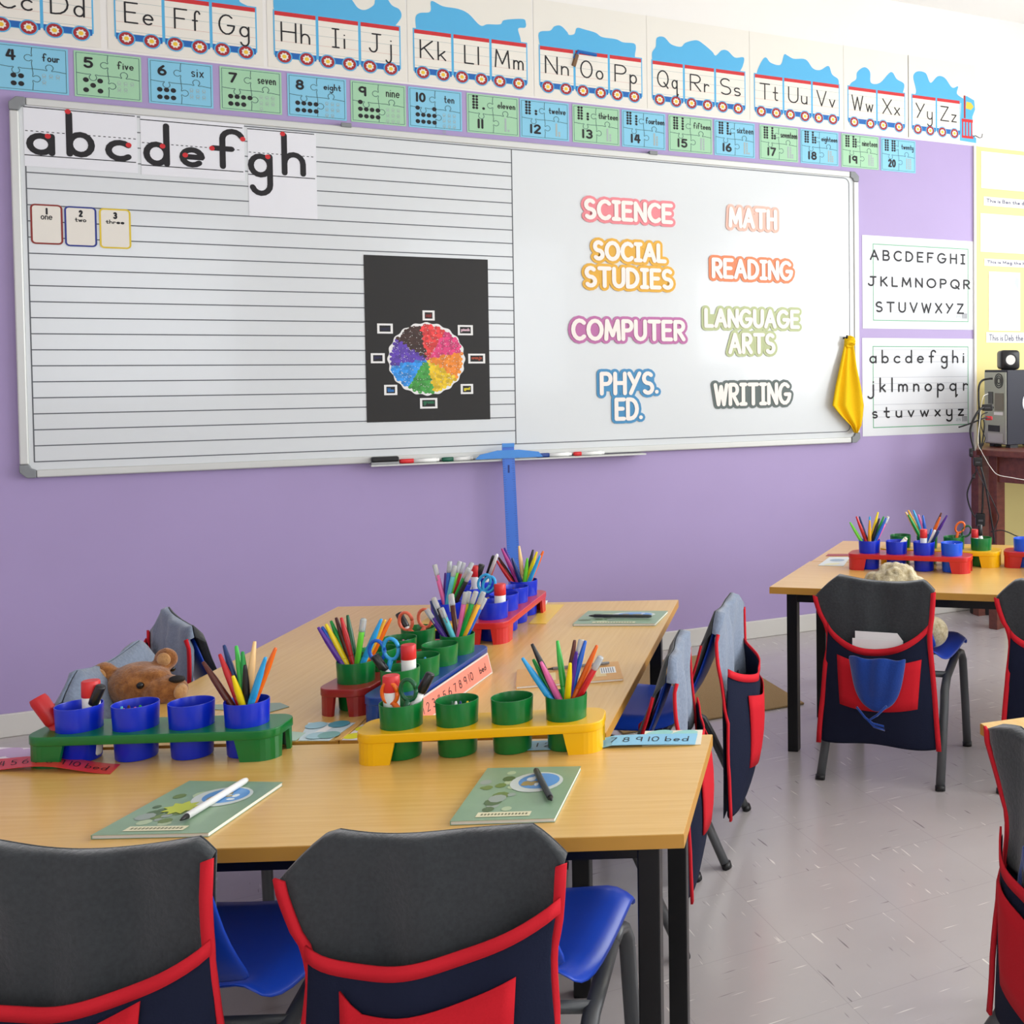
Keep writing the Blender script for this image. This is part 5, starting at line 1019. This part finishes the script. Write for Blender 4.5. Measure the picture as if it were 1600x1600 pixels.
# number strips
def strip(pts, m_, text, label, cat='number strip', lift=None, th=.0008, clear=None):
    """pts near-left, near-right, far-right, far-left; lift: heights along the strip"""
    n = 18; P3 = [L(*p) for p in pts]; c = sum(P3, V((0, 0, 0)))/4; root = tag(empty('number_strip', (c.x, c.y, T+.0005)), label, cat, 'number strips on the desks'); rows = [[], []]; q = quad_map(P3, c)
    hz = lambda u: (lift(u) if lift else 0)
    for i in range(n+1):
        u = i/n; a = q(u, 0); b = q(u, 1); rows[0].append((*a, hz(u)+.0004)); rows[1].append((*b, hz(u)+.0004))
    mb = MB(); mb.grid(rows, m_); mb.build('strip', root, solid=th)
    if text:
        mb = MB(); st_ = layout(text, .3); ps = [p for s in st_ for p in s]; w_ = max(p[0] for p in ps)
        A = P3[1]-P3[0]; Bv = P3[3]-P3[0]; L_ = A.length; H_ = Bv.length; sx = L_*.9/w_; sy = H_*.42; tmp = MB()
        for s in st_: tmp.ribbon([(p[0]*sx+L_*.05, p[1]*sy+H_*.3) for p in s], .0022, 0, INK)
        for f in tmp.fs:
            ids = []
            for k in f:
                v = tmp.vs[k]; u = v.x/L_; w2 = v.y/H_; xy = q(u, w2); ids.append(mb.vert((*xy, hz(u)+.0014)))
            mb.face(ids, INK)
        mb.build('lettering', root)
    return root
strip([(-60, 1205), (172, 1210), (188, 1195), (-60, 1187)], mat('red_strip', '#d8352f', .35), '1 2 3 4 5 6 7 8 9 10 bed', 'curling red number strip in front of the green rack', lift=lambda u: .012*sin(pi*min(1, max(0, u-.1)/.9))**2)
strip([(824, 1174), (1086, 1165), (1090, 1148), (829, 1160)], mat('blue_strip', '#83c6e6', .35), '1 2 3 4 5 6 7 8 9 10 bed', 'light blue number strip under the right end of the yellow rack', lift=lambda u: .0015+.004*sin(pi*u)*(u > .45))
r_, c_, P3 = flat_px('picture_card', [(1003, 1166), (1095, 1164), (1098, 1141), (1008, 1143)], mat('cream_card2', '#efe6cf', .35), 'cream picture card under the end of the light blue strip', 'card', th=.0008)
mb = MB(); mb.o = V((-c_.x, -c_.y, 0)); 
for (x_, y_, rx, col_) in ((1030, 1147, .03, 'aqua_print'), (1070, 1147, .028, 'aqua_print')):
    p = L(x_, y_); mb.disc((p.x, p.y), rx, .0011, mat(col_, '#93d2cb', .4), 14, .022)
mb.build('picture', r_)
r_, c_, P3 = flat_px('picture_sheet', [(-40, 1187), (52, 1186), (57, 1170), (-40, 1168)], mat('lilac_white_card', '#ece3ea', .35), 'white and lilac picture sheet at the left edge of the desk', 'card'); mb = MB(); mb.o = V((-c_.x, -c_.y, 0))
for x_, y_ in ((8, 1177), (38, 1178)):
    p = L(x_, y_); mb.disc((p.x, p.y), .03, .0015, mat('lilac_print', '#bfa3c6', .4), 14, .03)
mb.build('picture', r_)
r_, c_, P3 = flat_px('picture_sheet', [(466, 1158), (514, 1158), (556, 1130), (482, 1130)], mat('pale_blue_card', '#cfe3e8', .3), 'pale blue picture sheet between the green and yellow racks', 'card', th=.001); mb = MB(); mb.o = V((-c_.x, -c_.y, 0))
for x_, y_, cc in ((494, 1135, '#9ccbd8'), (530, 1133, '#4f9cae'), (496, 1151, '#a9d0da'), (514, 1150, '#7fb5b0')):
    p = L(x_, y_); mb.disc((p.x, p.y), .022, .0014+x_*2e-6, mat('print_'+cc[1:], cc, .4), 16, .024)
a, b = L(486, 1153), L(520, 1134); mb.ribbon([(a.x, a.y), (b.x, b.y)], .02, .0017, WHITE, caps=False); mb.build('picture', r_)
flat_px('card', [(430, 1160), (462, 1158), (478, 1146), (448, 1143)], mat('mint_card', '#b9d6c0', .4), 'mint green card sticking out right of the green rack', 'card')
r_, c_, P3 = flat_px('picture_sheet', [(534, 1157), (580, 1157), (600, 1130), (566, 1133)], mat('white_card3', '#e9e4e4', .3), 'white sheet with yellow ovals beside the yellow rack', 'card'); mb = MB(); mb.o = V((-c_.x, -c_.y, 0))
for x_, y_ in ((553, 1151), (572, 1139)):
    p = L(x_, y_); mb.disc((p.x, p.y), .022, .0015, mat('lemon_print', '#e3df2e', .4), 14, .02)
mb.build('picture', r_)
# brown ruler between the sheets
A, B = L(523, 1158), L(560, 1128); d = (B-A).normalized(); e = V((d.y, -d.x, 0))*.012; root = empty('wooden_ruler', (A.x, A.y, T+.0005)); tag(root, 'wooden ruler lying on the seam between two sheets', 'ruler'); mb = MB(); mb.prism([(0, 0), (e.x, e.y), ((B-A+e).x, (B-A+e).y), ((B-A).x, (B-A).y)], 0, .003, mat('pale_wood', '#d8a860', .4)); mb.build('blade', root, bevel=.0008)
strip([(826, 975), (853, 975), (881, 945), (853, 945)], mat('yellow_strip', '#f0cc4c', .35), None, 'yellow number strip beside the red rack near the wall')
flat_px('picture_sheet', [(838, 951), (850, 951), (856, 939), (846, 939)], WHITE, 'small white card behind the yellow number strip', 'card')
r_, c_, P3 = flat_px('picture_sheet', [(1278, 884), (1318, 885), (1328, 871), (1296, 871)], mat('pale_blue_white_card', '#dfe6e6', .35), 'pale picture sheet left of the right desk red rack', 'card'); mb = MB(); mb.o = V((-c_.x, -c_.y, 0))
p = L(1308, 876); mb.disc((p.x, p.y), .03, .0015, mat('blue_grey_print', '#9db3c8', .4), 14, .03); p = L(1300, 882); mb.disc((p.x, p.y), .035, .0015, mat('lemon_cream_print', '#e9e6b8', .4), 14, .02); mb.build('picture', r_)
strip([(1290, 869), (1332, 869), (1336, 866), (1294, 866)], mat('dark_red_strip', '#a33038', .35), None, 'thin dark red strip on the rear right desk')
# pink strip leaning on the navy rack
rk = RACKS[3]; rm = Matrix.Rotation(rk.rotation_euler.z, 3, 'Z'); a = rk.location+rm @ V((-.228, -.076, 0)); b = rk.location+rm @ V((.19, -.076, 0)); d = b-a; d.z = 0; dn = d.normalized(); nn = V((d.y, -d.x, 0)).normalized()
root = tag(empty('number_strip', (a.x, a.y, T+.0008)), 'pink number strip leaning on the side of the navy rack', 'number strip', 'number strips on the desks'); ln = d.length; tilt = V((0, 0, .052))-nn*.012
mb = MB().frame((0, 0, 0), dn, tilt.normalized(), nn); mb.box((0, 0, 0), (ln, .054, .0008), mat('clear_laminate', '#d9cfc8', .2)); mb.box((.004, .004, .0008), (ln-.004, .05, .0012), mat('pink_strip', '#f08a78', .35)); mb.build('strip', root)
mb = MB().frame((0, 0, 0), dn, tilt.normalized(), nn); text_fit(mb, '1 2 3 4 5 6 7 8 9 10', .02, .017, ln*.72, .037, .002, .0016, INK, track=.4); text_fit(mb, 'bed', ln*.82, .018, ln*.92, .036, .002, .0016, INK); mb.build('lettering', root)

# ------------------------------------------------------------ computer corner, floor things
DZ = .94; P_ = [(3.28, 5.0), (3.30, 4.92), (3.40, 4.63), (3.47, 4.43), (4.5, 4.43), (4.5, 5.30), (3.28, 5.30)]
P_ = [(3.56, 5.28), (3.31, 4.93), (3.41, 4.63), (3.48, 4.43), (4.5, 4.43), (4.5, 5.28)]
root = tag(empty('computer_desk', (3.9, 4.9, 0)), 'dark red wooden desk under the computer at the right wall', 'desk'); mb = MB(); mb.o = V((-3.9, -4.9, 0)); mb.prism([(a+.03*0, b) for a, b in P_], DZ-.035, DZ, MAHOG); mb.build('desk_top', root, bevel=.006)
d = V((.1, -.3, 0)).normalized(); s0 = V((3.36, 4.915, 0)); e = V((-d.y, d.x, 0))*-1
mb = MB().frame((s0.x-3.9, s0.y-4.9, 0), d, V((.95, .32, 0)), (0, 0, 1)); mb.box((.02, 0, 0), (.075, .07, DZ-.035), MAHOG); mb.build('leg', root, bevel=.003)
mb = MB().frame((s0.x-3.9, s0.y-4.9, 0), d, V((.95, .32, 0)), (0, 0, 1)); mb.box((.075, .012, DZ-.17), (.5, .034, DZ-.035), MAHOG); mb.build('apron', root)
for x_, y_ in ((3.52, 5.2), (4.4, 5.2), (4.4, 4.55)): mb = MB(); mb.o = V((x_-3.9, y_-4.9, 0)); mb.box((-.035, -.035, 0), (.035, .035, DZ-.035), MAHOG); mb.build('leg', root)
# tower
X0, Ya, Yb, Z0, Z1 = 3.475, 4.885, 5.095, DZ+.016, DZ+.41
root = tag(empty('computer_tower', (X0, Ya, DZ)), 'computer tower with open back on the dark red desk', 'computer'); o_ = V((-X0, -Ya, -DZ))
PCD = mat('dark_blue_grey_case', '#1a1c2b', .45, .4, .0); PCS = mat('galvanised_steel', '#a9ab9c', .35, .5, .6)
mb = MB(); mb.o = o_; mb.box((X0+.004, Ya, Z0), (X0+.42, Yb, Z1), PCD); mb.build('case', root, bevel=.004)
mb = MB(); mb.o = o_; mb.box((X0, Ya+.006, Z0+.004), (X0+.004, Yb-.006, Z1-.012), PCS); mb.build('rear_panel', root)
yz = lambda px, py: (lambda p: (p.y, p.z))((lambda d_: EYE+d_*(X0/d_.x))(ray(px, py)))
fr = lambda mb: mb.frame(o_+V((X0-.0005, 0, 0)), (0, 1, 0), (0, 0, 1), (-1, 0, 0))
zp_ = lambda X, Y: yz(1500+X*.1125, 540+Y*.1125)
mb = fr(MB()); c = zp_(540, 490); 
for r1 in (.015, .026, .037): mb.ribbon(arc(c[0], c[1], r1, r1, 0, 360, 20), .006, .001, BLK, closed=False, caps=False)
mb.disc(c, .008, .001, PCS, 12); mb.build('fan_grille', root)
for nm, a, b, mm in (('drive_slot', (395, 1100), (550, 1200), BLK), ('port_block', (395, 640), (460, 810), mat('dark_grey_ports', '#4a4b48', .4)), ('vent', (485, 660), (605, 910), mat('brown_grey_mesh', '#7d7868', .5)), ('label', (475, 920), (600, 970), WHITE), ('expansion_slots', (390, 1210), (600, 1350), mat('pale_steel', '#c0c2b8', .35, .5, .4))):
    p, q = zp_(*a), zp_(*b); mb = fr(MB()); mb.box((min(p[0], q[0]), min(p[1], q[1]), 0), (max(p[0], q[0]), max(p[1], q[1]), .002), mm); mb.build(nm, root)
# side panel details face the room
fs = lambda mb: mb.frame(o_+V((0, Ya-.0006, 0)), (1, 0, 0), (0, 0, 1), (0, -1, 0))
mb = fs(MB()); mb.disc((X0+.135, Z0+.22), .034, .001, mat('silver_button', '#c8ccd2', .25, .5, .8), 20, .05); mb.disc((X0+.155, Z0+.22), .03, .0015, PCD, 20, .05); mb.build('latch_recess', root)
mb = fs(MB()); mb.disc((X0+.30, Z0+.25), .062, .001, BLK, 24); mb.build('side_vent', root)
for y_ in (Ya+.03, Yb-.03):
    mb = MB(); mb.o = o_; mb.box((X0+.03, y_-.02, DZ), (X0+.08, y_+.02, Z0), BLK); mb.build('foot', root)
# speaker
sp = V((3.545, 4.97, Z1)); az = rad(-20); root = tag(empty('speaker', sp, az), 'small black cube speaker with white cone on the computer tower', 'speaker')
mb = MB(); rows = []
for y_, k in ((-.05, .9), (-.046, .97), (-.03, 1), (.04, .95), (.05, .85)): rows.append([(p[0]*k, y_, .053+p[1]*k) for p in rrect(.052, .052, .018)])
ids = mb.grid(rows, BLK, closed=True); mb.face(ids[0], BLK); mb.face(ids[-1][::-1], BLK); mb.build('cabinet', root, True)
mb = MB().frame((0, -.0502, .053), (1, 0, 0), (0, 0, 1), (0, -1, 0)); mb.disc((0, 0), .034, .001, mat('dark_grey_rubber', '#1d1d20', .6), 24); mb.disc((0, 0), .026, .002, mat('white_cone', '#e4e4e0', .35), 24); mb.build('cone', root)
mb = MB(); mb.box((-.03, -.03, 0), (.03, .03, .006), BLK); mb.build('stand', root)
# plugs and cables
CB = mat('black_cable', '#0d0d0e', .45); WC = mat('white_cable', '#e8e6df', .4)
def cable(pts, r, m_, label, name='power_cable', Z=5.95, Zs=None):
    P3 = [atz(*p, (Zs[i] if Zs else Z)) for i, p in enumerate(pts)]; q = []
    for i in range(len(P3)-1):
        p0, p1, p2, p3 = P3[max(i-1, 0)], P3[i], P3[i+1], P3[min(i+2, len(P3)-1)]
        for k in range(5): t = k/5; q.append(.5*((2*p1)+(p2-p0)*t+(2*p0-5*p1+4*p2-p3)*t*t+(3*p1-p0-3*p2+p3)*t**3))
    q.append(P3[-1]); mb = MB(); mb.tube(q, r, m_, 7); tag(mb.build(name, smooth=True), label, 'cable', 'computer cables')
zC = lambda X, Y: (1500+X*.1125, 540+Y*.1125); zD = lambda X, Y: (1480+X*.1125, 680+Y*.1125)
cable([zC(455, 460), zC(400, 462), zC(310, 485), zC(265, 560), zC(258, 700), zC(265, 900), zC(262, 1100), zC(280, 1400), zD(475, 420), zD(500, 600), zD(495, 800), zD(490, 1000), zD(478, 1095)], 0.0056, CB, 'thick black cable from the tower power socket to the lower adapter', Zs=[5.97]*3+[5.95]*2+[5.92]*8)
cable([zC(460, 860), zC(300, 870), zC(200, 1000), zC(145, 1160), zC(160, 1300), zC(185, 1400), zC(190, 1460)], 0.0063, CB, 'thick black cable curving over the alphabet poster edge', Zs=[5.95, 5.9, 5.88, 5.88, 5.88, 5.88, 5.88])
cable([zC(440, 1000), zC(330, 1010), zC(150, 1080), zC(-20, 1135)], 0.0042, CB, 'black cable sticking out left across the poster', Zs=[5.95, 5.9, 5.88, 5.87])
cable([zC(390, 670), zC(330, 700), zC(300, 800), zC(290, 900), zC(250, 1330), zC(300, 1470), zD(540, 340), zD(600, 440), zD(700, 548), zD(900, 590), zD(1067, 620)], 00.0016, WC, 'thin white cable hanging in front of the dark red desk', Zs=[5.95]+[5.9]*3+[5.75]*2+[5.5]*5)
cable([zC(380, 930), zC(300, 970), zC(290, 1100), zC(320, 1200), zC(350, 1290), zC(310, 1400)], 0.0028, CB, 'thin black looped cable beside the tower', Zs=[5.95]+[5.9]*5)
cable([zC(330, 1030), zC(340, 1100), zC(325, 1250), zC(300, 1400), zD(470, 200)], 0.0042, CB, 'short black cable dropping behind the desk edge', Z=5.9)
cable([zD(400, 430), zD(400, 500), zD(375, 560), zD(340, 620), zD(280, 800), zD(300, 950), zD(350, 1080), zD(395, 1140)], 0.0042, CB, 'black cable looping left over the purple wall', Z=5.9)
cable([zD(465, 440), zD(520, 640), zD(560, 850), zD(610, 1150), zD(640, 1350), zD(655, 1500)], 0.0049, CB, 'black cable running down across the desk leg', Z=5.5)
cable([zD(410, 470), zD(480, 620), zD(600, 850), zD(700, 1080), zD(710, 1160), zD(660, 1300), zD(610, 1345), zD(740, 1320), zD(850, 1350), zD(960, 1400), zD(1067, 1430)], 0.0028, CB, 'thin black cable looping behind the right racks', Zs=[5.85, 5.6]+[5.45]*9)
def blockpx(a, b, Z, dp, m_, name, label, cat):
    p, q = atz(*a, Z), atz(*b, Z); c = (p+q)/2; w_ = (V((q.x-p.x, q.y-p.y))).length/2; h_ = abs(p.z-q.z)
    root = tag(empty(name, (c.x, c.y, c.z-h_/2), -YAW), label, cat); mb = MB(); mb.box((-w_, -dp/2, 0), (w_, dp/2, h_), m_); mb.build('body', root, bevel=.006)
    mb = MB(); mb.box((-w_*.5, -dp/2-.004, h_*.4), (w_*.5, -dp/2, h_*.55), mat('dark_grey_label', '#4c4c50', .5)); mb.build('label', root)
blockpx(zD(395, 1085), zD(525, 1260), 5.92, .05, BLK, 'power_adapter', 'black power adapter hanging by the desk leg', 'adapter'); blockpx(zD(305, 180), zD(355, 300), 5.9, .06, BLK, 'wall_plug', 'black plug at the left corner of the dark red desk', 'plug'); blockpx(zD(360, 310), zD(485, 425), 5.86, .06, BLK, 'plug_adapter', 'black double plug below the desk corner', 'plug')
blockpx(zC(305, 815), zC(455, 905), 5.92, .03, BLK, 'video_plug', 'black video plug in the tower back', 'plug'); blockpx(zC(350, 980), zC(450, 1035), 5.93, .03, mat('red_plug', '#c2202a', .4), 'red_plug', 'red plug in the back of the tower', 'plug')
blockpx(zD(350, 540), zD(390, 605), 5.9, .03, BLK, 'cable_switch', 'small black block on the looping cable', 'switch')
p = L(1597, 697, DZ); rows = ball((0, 0, .03), .04, (1.2, 1, .8), 10, 8); random.seed(4); rows = [[(q[0]*random.uniform(.8, 1.15), q[1]*random.uniform(.8, 1.15), max(0, q[2]*random.uniform(.9, 1.1))) for q in r] for r in rows]
mb = MB(); mb.o = V((p.x+.03, p.y, DZ+.002)); mb.grid(rows, WHITE, closed=True); tag(mb.build('crumpled_paper'), 'crumpled white paper on the dark red desk at the edge', 'paper')
# mat on the floor
A, B, D = L(1257, 1101, 0), L(1090, 1000, 0), L(1165, 1118, 0); ab = V((B-A)[:2]); ab3 = V((ab.x, ab.y, 0)).normalized(); n3 = V((-ab3.y, ab3.x, 0)); MATM = mat('beige_carpet_mat', '#a88d66', .95, .05, bump=.8, bscale=300, var=.15)
mb = MB().frame(A, ab3, n3, (0, 0, 1)); mb.box((0, 0, .0005), (.95, .75, .009), MATM); o = tag(mb.build('floor_mat', bevel=.004), 'beige carpet mat on the floor beyond the aisle chairs', 'mat')
# flat black box on the floor under the right desk
p, q = L(1531, 949, 0), L(1562, 966, 0); c = (p+q)/2; root = tag(empty('black_box', (c.x+.05, c.y-.05, 0), -.9), 'flat black box with pale top on the floor under the right desk', 'box')
mb = MB(); mb.prism(rrect(.17, .08, .03), .001, .05, BLK); mb.build('body', root, bevel=.006); mb = MB(); mb.prism(rrect(.13, .05, .02), .05, .053, mat('pale_grey_top', '#b9b4b0', .4)); mb.build('top_plate', root)
